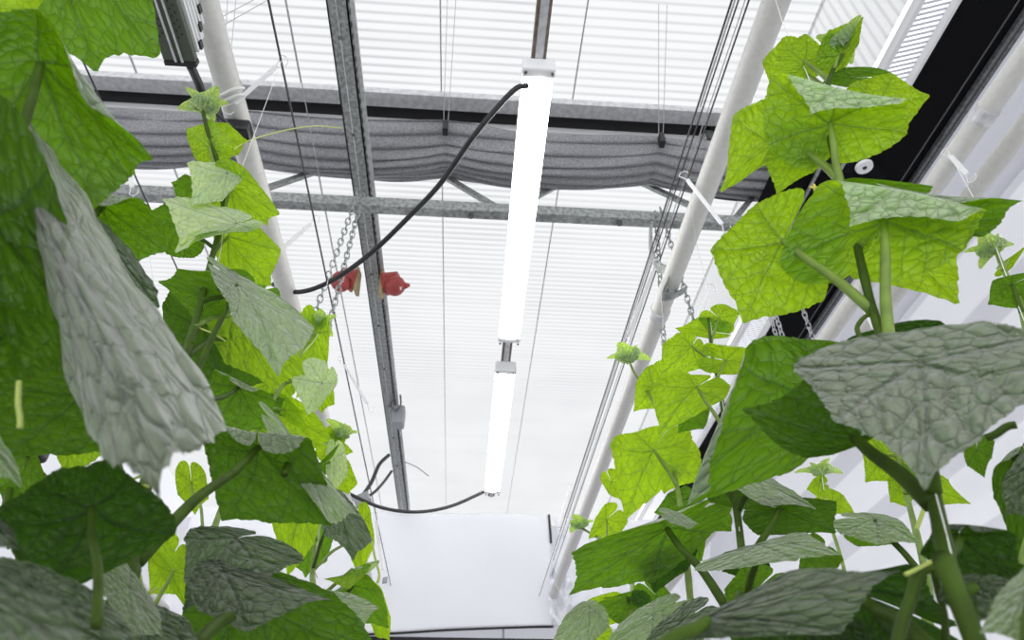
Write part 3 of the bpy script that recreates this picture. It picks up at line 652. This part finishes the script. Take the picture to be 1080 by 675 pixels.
leaf(P1, 'n', 'b', (250, 352), (244, 418), (282, 400), (205, 400), 1.12, a=(270, 340), node=(196, 376, .86))
leaf(P1, 'm', 'b', (252, 408), (284, 454), (290, 422), (224, 446), 1.0, a=(262, 398), b=(222, 402), fold=((150, .1, .15, 110),), node=(172, 452, .78))
leaf(P1, 'y', 'b', (76, 440), (68, 503), (108, 478), (56, 462), .9, node=(100, 420, .9), pr=.003)
leaf(P1, 'y', 'b', (118, 440), (125, 505), (134, 470), (100, 462), .95, pr=.003)
leaf(P1, 'm', 'b', (250, 325), (182, 372), (196, 330), (230, 385), 1.2)
leaf(P1, 'n', 'b', (272, 472), (236, 545), (216, 464), (350, 552), .80, a=(236, 442), b=(322, 452), node=(145, 593, .64), pr=.0052, fold=((180, .06, .17, 125),), res=1.7, dome=.05, lab='broad green underside with its back rim rolled over')
leaf(P1, 'm', 't', (312, 470), (378, 542), (346, 545), (332, 486), .84, node=(300, 500, .8), m=3, dome=.1)
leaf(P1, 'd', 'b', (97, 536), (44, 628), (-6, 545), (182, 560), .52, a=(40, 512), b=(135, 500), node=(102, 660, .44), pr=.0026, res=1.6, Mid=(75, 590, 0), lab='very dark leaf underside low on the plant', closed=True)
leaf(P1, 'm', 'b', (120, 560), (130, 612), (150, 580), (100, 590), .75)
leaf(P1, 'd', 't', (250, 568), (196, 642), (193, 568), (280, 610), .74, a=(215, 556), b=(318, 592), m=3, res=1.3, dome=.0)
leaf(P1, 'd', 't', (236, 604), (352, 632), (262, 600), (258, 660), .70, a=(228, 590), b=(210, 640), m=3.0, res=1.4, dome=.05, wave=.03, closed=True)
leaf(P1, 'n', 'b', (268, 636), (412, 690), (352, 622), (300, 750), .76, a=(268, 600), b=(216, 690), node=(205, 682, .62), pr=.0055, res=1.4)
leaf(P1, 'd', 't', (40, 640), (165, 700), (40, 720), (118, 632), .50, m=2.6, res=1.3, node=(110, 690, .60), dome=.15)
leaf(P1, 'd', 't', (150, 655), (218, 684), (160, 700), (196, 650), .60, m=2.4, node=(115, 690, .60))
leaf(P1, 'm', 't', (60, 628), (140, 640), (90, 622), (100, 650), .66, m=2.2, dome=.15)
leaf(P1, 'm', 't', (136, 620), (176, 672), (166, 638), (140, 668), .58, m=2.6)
tendril(P1, [(129, 524, .58), (136, 530, .58), (146, 536, .6), (150, 524, .6)], .0012, 2)
flower(P1, 110, 520, .57, 9)
tendril(P1, [(129, 524, .58), (120, 526, .57), (112, 522, .57)], .0011)
tendril(P1, [(228, 185, .98), (250, 155, 1.0), (290, 140, 1.1), (330, 133, 1.2), (360, 135, 1.25)], .0016)
tendril(P1, [(207, 345, .9), (225, 352, .88), (238, 360, .88)], .0014)
tendril(P1, [(166, 620, .66), (152, 625, .66), (148, 606, .66)], .0012, 1)
small_leafcluster(P1, 214, 116, .98, 17, 3, 8)
tendril(P1, [(214, 118, .98), (200, 108, .98), (190, 112, .98)], .001)
# ---------------------------------------------------------------- second left plant
P2 = plant('bright young topped cucumber plant behind the tall one, its tip below the red lamp chains', [(200, 690, 1.15), (214, 600, 1.2), (240, 520, 1.3), (283, 432, 1.4), (305, 395, 1.45), (325, 360, 1.5), (333, 345, 1.5)], .006, .003, True)
leaf(P2, 'y', 'b', (332, 352), (330, 398), (345, 385), (312, 372), 1.5, pr=.003, node=(325, 362, 1.5))
leaf(P2, 'y', 't', (340, 404), (324, 437), (308, 396), (340, 425), 1.42, node=(303, 400, 1.45), m=4, pr=.003)
leaf(P2, 'y', 'b', (336, 400), (340, 436), (352, 425), (325, 428), 1.5, pr=.003, node=(300, 405, 1.45))
leaf(P2, 'y', 'b', (285, 405), (262, 440), (296, 435), (258, 412), 1.5, pr=.003, node=(292, 415, 1.42))
leaf(P2, 'y', 'b', (300, 432), (325, 455), (318, 435), (295, 452), 1.5, pr=.003, node=(284, 432, 1.4))
leaf(P2, 'y', 'b', (290, 462), (325, 482), (318, 455), (285, 500), 1.4, node=(260, 480, 1.35))
leaf(P2, 'y', 'b', (305, 440), (330, 478), (348, 462), (300, 470), 1.6, node=(283, 440, 1.4), pr=.003)
leaf(P2, 'y', 'b', (330, 392), (312, 420), (318, 392), (332, 418), 1.6)
leaf(P2, 'm', 'b', (268, 440), (300, 420), (262, 408), (290, 452), 1.5)
leaf(P2, 'y', 'b', (183, 602), (198, 642), (160, 590), (200, 600), 1.1, b=(215, 590), node=(160, 645, 1.1), pr=.003)
leaf(P2, 'y', 'b', (178, 592), (156, 628), (158, 590), (185, 625), 1.15)
leaf(P2, 'y', 'b', (202, 508), (206, 542), (220, 525), (188, 520), 1.5, node=(214, 560, 1.25), pr=.0025)
leaf(P2, 'y', 'b', (222, 636), (215, 666), (238, 645), (206, 645), 1.4, node=(232, 675, 1.3), pr=.0025)
small_leafcluster(P2, 334, 348, 1.5, 16, 5, 6)
# ---------------------------------------------------------------- third left plant
P3 = plant('slender cucumber plant whose tip stands just right of the left pole foot', [(322, 690, 1.3), (330, 600, 1.4), (337, 550, 1.5), (348, 505, 1.6), (357, 470, 1.7), (360, 456, 1.7)], .006, .0025, True)
leaf(P3, 'y', 'b', (350, 470), (373, 476), (358, 462), (352, 490), 1.72, pr=.002, node=(356, 474, 1.7))
leaf(P3, 'y', 'b', (355, 462), (341, 452), (350, 448), (344, 466), 1.72, pr=.002)
leaf(P3, 'y', 't', (352, 485), (350, 522), (344, 498), (366, 500), 1.6, m=4, pr=.0025, node=(352, 492, 1.62))
leaf(P3, 'y', 'b', (358, 495), (368, 522), (376, 508), (350, 512), 1.68, pr=.0025, node=(350, 500, 1.6))
leaf(P3, 'm', 'b', (340, 490), (325, 500), (350, 475), (335, 510), 1.6, pr=.0025)
leaf(P3, 'd', 't', (354, 528), (374, 590), (342, 562), (392, 566), 1.15, m=3.2, a=(342, 535), b=(372, 530), node=(330, 600, 1.4), pr=.003, dome=.12)
leaf(P3, 'y', 'b', (316, 535), (304, 605), (286, 545), (332, 572), 1.3, node=(334, 570, 1.45), pr=.003)
leaf(P3, 'y', 'b', (378, 562), (381, 610), (394, 572), (370, 590), 1.5, pr=.003, node=(332, 600, 1.4))
leaf(P3, 'm', 'b', (330, 560), (322, 610), (345, 590), (300, 590), 1.6)
leaf(P3, 'y', 't', (372, 600), (340, 612), (386, 604), (366, 622), 1.3, m=3.5, pr=.0035, node=(330, 640, 1.35))
leaf(P3, 'm', 'b', (372, 618), (410, 662), (402, 622), (350, 650), 1.35, a=(386, 604), b=(352, 622), node=(352, 640, 1.3), pr=.004, fold=((180, .1, .2, 110),))
leaf(P3, 'm', 't', (352, 638), (385, 660), (362, 650), (400, 640), 1.25, m=3)
leaf(P3, 'y', 'b', (398, 640), (412, 678), (412, 650), (396, 668), 1.5)
tendril(P3, [(392, 570, 1.5), (396, 590, 1.5), (400, 606, 1.5), (398, 615, 1.5)], .003)
small_leafcluster(P3, 360, 462, 1.7, 15, 8, 6)
# ---------------------------------------------------------------- small plants seen low through the left leaves
P4 = plant('small distant cucumber plant seen low through the gap under the dark leaves', [(215, 690, 1.9), (212, 660, 1.9), (209, 640, 1.9), (214, 622, 1.95)], .005, .003, True)
leaf(P4, 'y', 'b', (214, 636), (232, 662), (234, 640), (210, 655), 1.9, pr=.002, node=(210, 645, 1.9))
leaf(P4, 'y', 'b', (212, 636), (196, 648), (204, 632), (208, 655), 1.9, pr=.002)
P5 = plant('cucumber plant behind the near leaves at the far left edge', [(2, 700, .9), (6, 540, 1.0), (22, 480, 1.1), (26, 450, 1.1)], .005, .003)
leaf(P5, 'm', 'b', (30, 480), (60, 520), (10, 530), (50, 505), 1.0, node=(18, 490, 1.1), pr=.003)
leaf(P5, 'm', 'b', (20, 540), (8, 580), (0, 545), (40, 560), 1.1, pr=.003)
tendril(P5, [(30, 462, 1.1), (45, 455, 1.05), (62, 440, 1.0), (80, 425, 1.0)], .003)

# ================================================================ RIGHT PLANTS
R1 = plant('tall near cucumber plant with a thick stem, its tip against the roof at upper right', [(1034, 690, .46), (1022, 655, .47), (1004, 611, .49), (986, 530, .52), (972, 470, .54), (950, 410, .56), (936, 370, .57), (919, 322, .59), (904, 259, .61), (890, 200, .63), (876, 150, .63), (872, 110, .64), (876, 80, .65), (888, 58, .66)], .0056, .0030)
leaf(R1, 'y', 'b', (886, 58), (910, 19), (905, 46), (874, 32), .66, pr=.0022, node=(880, 72, .65))
leaf(R1, 'y', 'b', (848, 64), (882, 60), (850, 38), (878, 80), .66, a=(826, 50), b=(838, 78), node=(875, 86, .65), pr=.003)
leaf(R1, 'y', 'b', (838, 72), (812, 104), (806, 66), (838, 108), .70, node=(873, 95, .65), pr=.003)
leaf(R1, 'm', 'b', (900, 82), (866, 88), (890, 72), (892, 92), .68, b=(930, 90), a=(926, 72), pr=.003)
leaf(R1, 'y', 'b', (876, 130), (912, 48), (812, 84), (960, 92), .62, a=(812, 154), b=(952, 140), node=(886, 196, .62), fold=((-12, .34, .10, 150),), res=1.5, dome=.08, wave=.03, lab='broad bright leaf with its rim rolled over, near the top of the plant')
leaf(R1, 'y', 'b', (925, 112), (982, 101), (940, 80), (952, 142), .66, pr=.003)
leaf(R1, 'y', 'b', (818, 152), (756, 207), (776, 124), (800, 178), .66, a=(812, 108), b=(842, 165), node=(882, 180, .63), pr=.003)
leaf(R1, 'y', 'b', (848, 158), (820, 204), (806, 168), (858, 182), .64, node=(885, 190, .62), a=(830, 140), b=(880, 160))
leaf(R1, 'y', 'b', (826, 254), (783, 342), (750, 262), (868, 312), .60, a=(800, 218), b=(882, 238), node=(920, 328, .59), pr=.0046, res=1.4, lab='large bright green hanging leaf')
leaf(R1, 'y', 'b', (932, 234), (965, 140), (868, 196), (1040, 190), .60, a=(826, 275), b=(1010, 262), node=(940, 378, .57), pr=.0048, fold=((-15, .26, .10, 150),), res=1.5)
leaf(R1, 'm', 'b', (955, 226), (1082, 210), (1022, 184), (1032, 248), .62, a=(930, 192), b=(930, 242), fold=((65, .30, .14, 130),), res=1.3, dome=.1)
leaf(R1, 'y', 'b', (936, 240), (1008, 318), (1008, 250), (900, 290), .68, a=(960, 215), b=(880, 240), node=(906, 262, .61))
leaf(R1, 'm', 'b', (930, 196), (985, 196), (905, 188), (960, 212), .72, a=(880, 192), b=(880, 215))
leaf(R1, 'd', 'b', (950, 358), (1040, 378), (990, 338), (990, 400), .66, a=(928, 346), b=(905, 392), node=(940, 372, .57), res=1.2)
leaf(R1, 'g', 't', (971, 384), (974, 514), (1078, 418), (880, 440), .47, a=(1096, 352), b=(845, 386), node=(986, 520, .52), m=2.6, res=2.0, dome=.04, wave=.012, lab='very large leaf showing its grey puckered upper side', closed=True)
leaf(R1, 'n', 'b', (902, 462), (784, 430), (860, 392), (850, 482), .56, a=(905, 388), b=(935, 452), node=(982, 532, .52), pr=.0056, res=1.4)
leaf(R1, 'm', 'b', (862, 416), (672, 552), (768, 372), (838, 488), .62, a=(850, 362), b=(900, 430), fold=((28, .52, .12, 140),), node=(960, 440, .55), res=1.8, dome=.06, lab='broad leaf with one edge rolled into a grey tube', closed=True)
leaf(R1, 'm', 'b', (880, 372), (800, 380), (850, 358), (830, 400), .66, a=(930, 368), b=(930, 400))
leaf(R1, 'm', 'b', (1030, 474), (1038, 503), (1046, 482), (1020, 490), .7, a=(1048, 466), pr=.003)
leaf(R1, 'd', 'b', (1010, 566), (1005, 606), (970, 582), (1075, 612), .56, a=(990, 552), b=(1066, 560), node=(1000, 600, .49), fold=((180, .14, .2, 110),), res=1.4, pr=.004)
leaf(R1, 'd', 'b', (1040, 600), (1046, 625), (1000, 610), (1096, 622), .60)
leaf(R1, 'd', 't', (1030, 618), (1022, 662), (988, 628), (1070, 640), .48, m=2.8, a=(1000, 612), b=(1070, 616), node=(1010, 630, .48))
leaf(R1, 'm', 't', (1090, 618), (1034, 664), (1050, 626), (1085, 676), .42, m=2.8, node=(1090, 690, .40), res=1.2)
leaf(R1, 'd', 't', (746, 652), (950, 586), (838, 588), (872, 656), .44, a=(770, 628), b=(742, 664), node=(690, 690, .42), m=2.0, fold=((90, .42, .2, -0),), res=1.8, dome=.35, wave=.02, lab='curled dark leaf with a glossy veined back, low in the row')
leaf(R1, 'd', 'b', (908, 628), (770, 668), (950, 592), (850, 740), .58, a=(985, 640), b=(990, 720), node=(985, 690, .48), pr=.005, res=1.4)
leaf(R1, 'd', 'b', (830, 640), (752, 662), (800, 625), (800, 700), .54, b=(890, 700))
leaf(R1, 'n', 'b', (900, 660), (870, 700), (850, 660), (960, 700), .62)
tendril(R1, [(982, 598, .49), (968, 605, .48), (962, 628, .47), (952, 655, .46), (944, 690, .45)], .0036, m=M_stem)
tendril(R1, [(919, 330, .59), (910, 336, .58), (904, 346, .58), (908, 358, .58)], .0022, m=M_stem)
tendril(R1, [(880, 190, .63), (866, 196, .6), (858, 200, .6)], .0014); flower(R1, 860, 199, .6, 8)
tendril(R1, [(983, 592, .49), (968, 600, .47), (955, 606, .46)], .0014)
tendril(R1, [(985, 604, .49), (990, 626, .5), (996, 650, .5), (998, 690, .5)], .0022, m=M_stem)
# spiny bud at right
tendril(R1, [(1040, 462, .6), (1050, 458, .6), (1062, 450, .6), (1072, 448, .6)], .003, m=M_stem)
small_leafcluster(R1, 893, 52, .66, 18, 11, 5)

R2 = plant('young cucumber plant at the right edge with a spiky tip against the white wall', [(1100, 690, .8), (1096, 450, .9), (1080, 335, .95), (1062, 292, .98), (1050, 264, 1.0)], .006, .003, True)
small_leafcluster(R2, 1050, 268, 1.0, 16, 14, 6)
leaf(R2, 'y', 'b', (1063, 275), (1084, 258), (1070, 268), (1068, 282), 1.0, pr=.0025, node=(1058, 285, .98))
leaf(R2, 'm', 'b', (1068, 300), (1040, 322), (1048, 296), (1078, 325), .95, pr=.003, node=(1078, 330, .95), a=(1070, 290), b=(1100, 302))
leaf(R2, 'n', 'b', (1072, 482), (1072, 586), (1048, 522), (1100, 540), .72, a=(1050, 488), b=(1110, 478), node=(1096, 470, .85), fold=((180, .1, .2, 110),), res=1.3)
leaf(R2, 'd', 't', (1098, 488), (1060, 542), (1056, 506), (1096, 545), .66, m=3, node=(1098, 520, .84))
R3 = plant('cucumber plant behind the thick near stem, tip below the large grey leaf', [(990, 690, .95), (980, 625, 1.0), (972, 585, 1.05), (962, 545, 1.1), (952, 505, 1.15), (944, 470, 1.2), (940, 450, 1.2)], .0055, .0028, True)
leaf(R3, 'y', 'b', (934, 480), (912, 508), (908, 474), (945, 505), 1.2, pr=.0025, node=(946, 482, 1.18), a=(920, 462), b=(955, 478))
leaf(R3, 'y', 'b', (940, 474), (962, 496), (958, 468), (936, 500), 1.25, pr=.0025)
leaf(R3, 'y', 'b', (964, 505), (1022, 530), (1000, 505), (985, 532), 1.2, a=(975, 492), b=(950, 510), node=(955, 520, 1.12), pr=.003)
leaf(R3, 'y', 'b', (955, 505), (938, 530), (936, 505), (958, 532), 1.2, pr=.0025)
tendril(R3, [(966, 560, 1.08), (976, 530, 1.08), (974, 510, 1.08)], .003)
leaf(R3, 'm', 't', (922, 548), (972, 572), (945, 545), (925, 572), 1.0, m=2.6, a=(905, 540), b=(886, 560), node=(975, 610, 1.0), pr=.004)
leaf(R3, 'm', 'b', (918, 560), (948, 574), (925, 556), (905, 575), 1.1)
small_leafcluster(R3, 942, 456, 1.2, 13, 17, 5)
R4 = plant('tiny topped far cucumber plant against the white wall', [(905, 690, 1.7), (890, 600, 1.75), (872, 540, 1.8), (866, 500, 1.85)], .005, .0025, True)
small_leafcluster(R4, 866, 502, 1.85, 14, 19, 5)
leaf(R4, 'y', 'b', (878, 530), (901, 542), (890, 522), (870, 540), 1.8, pr=.003, node=(870, 536, 1.8))
leaf(R4, 'y', 'b', (864, 512), (850, 516), (858, 504), (864, 524), 1.85, pr=.003)
R5 = plant('cucumber plant in the middle of the right row with pale small top leaves', [(792, 690, .85), (787, 640, .9), (781, 570, .95), (772, 500, 1.0), (765, 450, 1.1), (758, 404, 1.2), (751, 374, 1.25), (747, 335, 1.3)], .0062, .003)
leaf(R5, 'y', 'b', (748, 350), (710, 346), (738, 335), (722, 352), 1.32, pr=.0025)
leaf(R5, 'y', 'b', (758, 335), (770, 352), (780, 330), (746, 346), 1.3, a=(765, 322), pr=.0025, node=(750, 365, 1.27))
leaf(R5, 'y', 'b', (730, 365), (694, 398), (700, 362), (740, 388), 1.2, a=(715, 352), b=(744, 372), pr=.003, node=(753, 385, 1.23))
leaf(R5, 'y', 'b', (765, 380), (808, 388), (785, 358), (775, 395), 1.2, pr=.003, node=(757, 398, 1.2), fold=((90, .3, .2, 100),))
leaf(R5, 'y', 'b', (735, 408), (692, 462), (692, 404), (764, 420), 1.12, a=(728, 396), b=(766, 406), node=(768, 462, 1.08), pr=.0035)
leaf(R5, 'm', 'b', (728, 432), (716, 456), (716, 432), (742, 452), 1.2, pr=.0025)
leaf(R5, 'n', 'b', (760, 510), (748, 530), (744, 505), (800, 535), .98, a=(765, 496), b=(796, 502), node=(776, 530, .98))
leaf(R5, 'm', 't', (800, 505), (862, 534), (830, 512), (806, 530), .92, m=2.4, node=(778, 540, .97))
leaf(R5, 'n', 'b', (822, 536), (884, 562), (880, 528), (800, 562), .92, a=(830, 525), b=(785, 545), node=(784, 610, .93), pr=.0045)
leaf(R5, 'm', 't', (800, 575), (884, 582), (845, 560), (838, 590), .82, a=(775, 580), b=(760, 600), m=2.2, node=(787, 640, .9))
leaf(R5, 'm', 'b', (745, 545), (772, 560), (765, 538), (735, 560), 1.1, a=(720, 534), b=(715, 555))
leaf(R5, 'd', 'b', (790, 595), (760, 602), (770, 585), (785, 610), .95)
leaf(R5, 'm', 'b', (860, 585), (842, 602), (880, 600), (850, 570), .9)
leaf(R5, 'm', 'b', (800, 620), (770, 650), (765, 620), (830, 650), .9)
R6 = plant('cucumber plant whose bright tip stands beside the pale right pole', [(736, 690, 1.1), (729, 640, 1.15), (723, 580, 1.2), (714, 513, 1.35), (700, 450, 1.5), (684, 415, 1.6), (670, 395, 1.65), (664, 382, 1.65)], .006, .003, True)
small_leafcluster(R6, 664, 382, 1.65, 16, 23, 7)
leaf(R6, 'y', 'b', (690, 408), (668, 434), (670, 404), (700, 428), 1.6, pr=.003, node=(692, 432, 1.55))
leaf(R6, 'y', 'b', (705, 412), (700, 458), (690, 420), (735, 440), 1.5, node=(700, 450, 1.5))
leaf(R6, 'y', 'b', (690, 475), (660, 545), (645, 468), (720, 500), 1.35, a=(670, 455), b=(728, 462), node=(714, 513, 1.35), pr=.0035, res=1.2)
leaf(R6, 'y', 't', (700, 462), (662, 480), (690, 456), (680, 474), 1.4, m=4)
leaf(R6, 'y', 'b', (706, 480), (700, 520), (680, 490), (735, 505), 1.45)
leaf(R6, 'y', 'b', (645, 508), (655, 528), (642, 520), (662, 512), 1.8, pr=.003)
leaf(R6, 'm', 'b', (704, 558), (605, 622), (608, 580), (690, 612), 1.05, a=(690, 542), b=(752, 560), node=(766, 640, .95), pr=.0058, fold=((120, .42, .13, 120),), res=1.5)
leaf(R6, 'm', 't', (712, 545), (738, 552), (718, 540), (725, 556), 1.0, m=2.6)
leaf(R6, 'd', 'b', (700, 590), (690, 625), (666, 588), (724, 600), 1.1, a=(690, 575), node=(724, 590, 1.2))
leaf(R6, 'm', 'b', (730, 560), (724, 600), (740, 590), (705, 585), 1.2)
leaf(R6, 'm', 'b', (715, 530), (690, 540), (705, 520), (712, 550), 1.4)
R7 = plant('low cucumber plant at the foot of the right row beside the hanging sheet', [(670, 690, 1.3), (668, 650, 1.35), (665, 604, 1.5), (650, 580, 1.7), (622, 562, 2.0), (612, 556, 2.0)], .006, .003, True)
small_leafcluster(R7, 612, 558, 2.0, 13, 27, 5)
leaf(R7, 'y', 'b', (640, 548), (620, 568), (628, 545), (650, 565), 1.9, pr=.003, node=(640, 575, 1.8))
leaf(R7, 'm', 'b', (662, 630), (692, 650), (680, 622), (652, 655), 1.3, a=(650, 628), node=(668, 648, 1.35))
leaf(R7, 'y', 'b', (640, 640), (628, 665), (618, 636), (655, 655), 1.4, a=(640, 625), node=(665, 660, 1.35), pr=.0035)
leaf(R7, 'm', 't', (622, 640), (582, 676), (595, 650), (622, 680), 1.2, m=2.8, a=(610, 636), b=(640, 660))
leaf(R7, 'm', 't', (690, 648), (636, 680), (655, 655), (690, 680), 1.1, m=2.6)
leaf(R7, 'y', 'b', (625, 665), (600, 680), (615, 655), (630, 690), 1.5)
leaf(R7, 'd', 't', (720, 655), (670, 690), (690, 660), (720, 690), .9, m=2.4)
leaf(R7, 'm', 'b', (692, 628), (715, 652), (710, 630), (680, 650), 1.3)

def H(x, y, z): p = atz(x, y, z); return math.hypot(p[0], p[1])
# ================================================================ strings and their white hanger hooks
def string(pts, label, r=.0006):
    return tag(MB().tube(spline([at(*p) if len(p) == 3 else np.array(p[0]) for p in pts], 6), r, 6).build('twine', M_string), label, 'string', 'white crop strings')
def hook(x0, y0, h0, x1, y1, h1, label, wd=.010):
    a = at(x0, y0, h0); b = at(x1, y1, h1); d = nrm(b-a); t = thing('string_hook', label, 'hook', a, 'white string hanger hooks')
    s_ = nrm(np.cross(d, CAM-a)); L = np.linalg.norm(b-a)
    MB().obox((a+b)/2, d, s_, np.cross(d, s_), L*.85, wd, wd*.7).build('spool', M_white, t, bevel=.002)
    for e, sg in ((a, -1), (b, 1)):
        pts = [e-d*sg*.02, e+d*sg*.004+s_*.008, e+d*sg*.016+s_*.012, e+d*sg*.022, e+d*sg*.014-s_*.012, e+d*sg*.002-s_*.014]
        MB().tube(spline(pts, 6), .0013, 6).build('wire_hook', M_white, t)
    return t
hook(296, 66, H(296, 66, 2.85), 243, 113, H(243, 113, 2.71), 'white hook on the dark wire, uppermost beside the left pole', .012)
MB_ = tag(MB().tube(spline([(PLX+.036*math.cos(a), 1.04+.012*math.sin(2*a)+a*.003, 2.75+.036*math.sin(a)) for a in np.linspace(0, 4*math.pi, 30)], 2), .004, 8).build('wrapped_string', M_string, smooth=True), 'white string wrapped round the left pole beneath the perforated lamp housing', 'string', 'white crop strings')
hook(331, 233, H(331, 233, 2.85), 286, 272, H(286, 272, 2.71), 'white hook beside the left pole, second from the roof', .014)
hook(361, 381, H(361, 381, 2.85), 390, 430, H(390, 430, 2.7), 'white hook on the dark wire, beside the slotted beam', .012)
hook(396, 545, H(396, 545, 2.85), 404, 606, H(396, 545, 2.85), 'white hook in front of the hanging sheet, low beside the left plants', .02)
hook(134, 175, H(134, 175, 2.9), 140, 200, H(134, 175, 2.9), 'small white hook in front of the truss at the far left', .014)
hook(722, 186, H(722, 186, 2.8), 765, 241, H(722, 186, 2.8), 'large white hook slanting across the pale right pole', .012)
hook(691, 280, H(691, 280, 2.8), 660, 360, H(691, 280, 2.8)+.2, 'white hook left of the right pole behind the chains', .014)
hook(748, 306, 1.35, 729, 352, 1.33, 'grey white hook over the small plant in the right row', .010)
hook(1000, 162, H(1000, 162, 2.75), 1022, 186, H(1000, 162, 2.75), 'white hook at the upper pale pole by the right wall', .014)
hook(902, 308, H(902, 308, 2.72), 925, 352, H(902, 308, 2.72), 'white hook behind the near thick stem', .014)
hook(602, 515, H(602, 515, 2.8), 588, 560, H(602, 515, 2.8), 'white hook against the hanging sheet at the right pole foot', .02)
string([(297, 64, 1.05), (255, 177, 1.0), (240, 210, .98), (233, 262, .96), (226, 290, .94), (205, 350, .9), (185, 410, .8), (158, 500, .72), (143, 590, .64), (128, 690, .6)], 'white string twined down the tall left plant')
string([(360, 235, 1.6), (345, 300, 1.55), (336, 350, 1.5), (320, 372, 1.48)], 'white string running to the second left plant')
string([(140, 205, 1.25), (152, 240, 1.3), (166, 330, 1.3), (172, 420, 1.3)], 'thin white string behind the tall left plant')
string([(815, -10, .8), (828, 30, .72), (850, 75, .66), (876, 148, .63), (888, 200, .62), (910, 290, .6), (940, 390, .56), (968, 460, .535), (992, 540, .51), (1016, 640, .475), (1026, 690, .46)], 'white string twined down the tall near right plant')
string([(1000, 160, 1.2), (1030, 215, 1.1), (1048, 255, 1.0), (1062, 292, .97), (1085, 350, .93)], 'white string to the young plant at the right edge')
string([(728, 216, 1.15), (735, 258, 1.25), (745, 300, 1.3), (750, 345, 1.3), (758, 400, 1.2), (768, 460, 1.05), (780, 560, .95)], 'white string to the plant in the middle of the right row')
string([(697, 310, 1.7), (699, 350, 1.7), (690, 400, 1.62), (705, 470, 1.45)], 'white string to the plant beside the right pole')
string([(860, 430, 1.85), (865, 470, 1.85), (868, 510, 1.83), (875, 545, 1.78)], 'white string to the tiny topped far plant')
string([(642, 500, 2.2), (630, 540, 2.1), (616, 556, 2.0)], 'white string to the low plant by the sheet')
string([(592, 560, 3.2), (580, 600, 3.1), (600, 640, 2.4)], 'white string against the crumpled sheet')
t = thing('wire_clip', 'small dark clip in front of the hanging sheet at the end of the white hook', 'clip', at(406, 612, H(396, 545, 2.85)))
MB().obox(at(406, 612, H(396, 545, 2.85)), (1, 0, .3), (0, 1, 0), (0, 0, 1), .03, .02, .035).build('clip_body', M_grey, t, bevel=.005)
t = thing('pipe_clamp', 'black clamp on the pale pole glimpsed at the far left', 'clamp', at(40, 478, 2.0))
MB().obox(at(40, 478, 2.0), (1, 0, .3), (0, 1, 0), (0, 0, 1), .045, .04, .05).build('clamp_body', M_blackp, t, bevel=.008)
MB().tube(spline([at(0, 492, 2.0), at(14, 492, 2.0), at(26, 494, 2.0), at(36, 484, 2.0)], 5), .005, 8).build('lead', M_blackp, t)
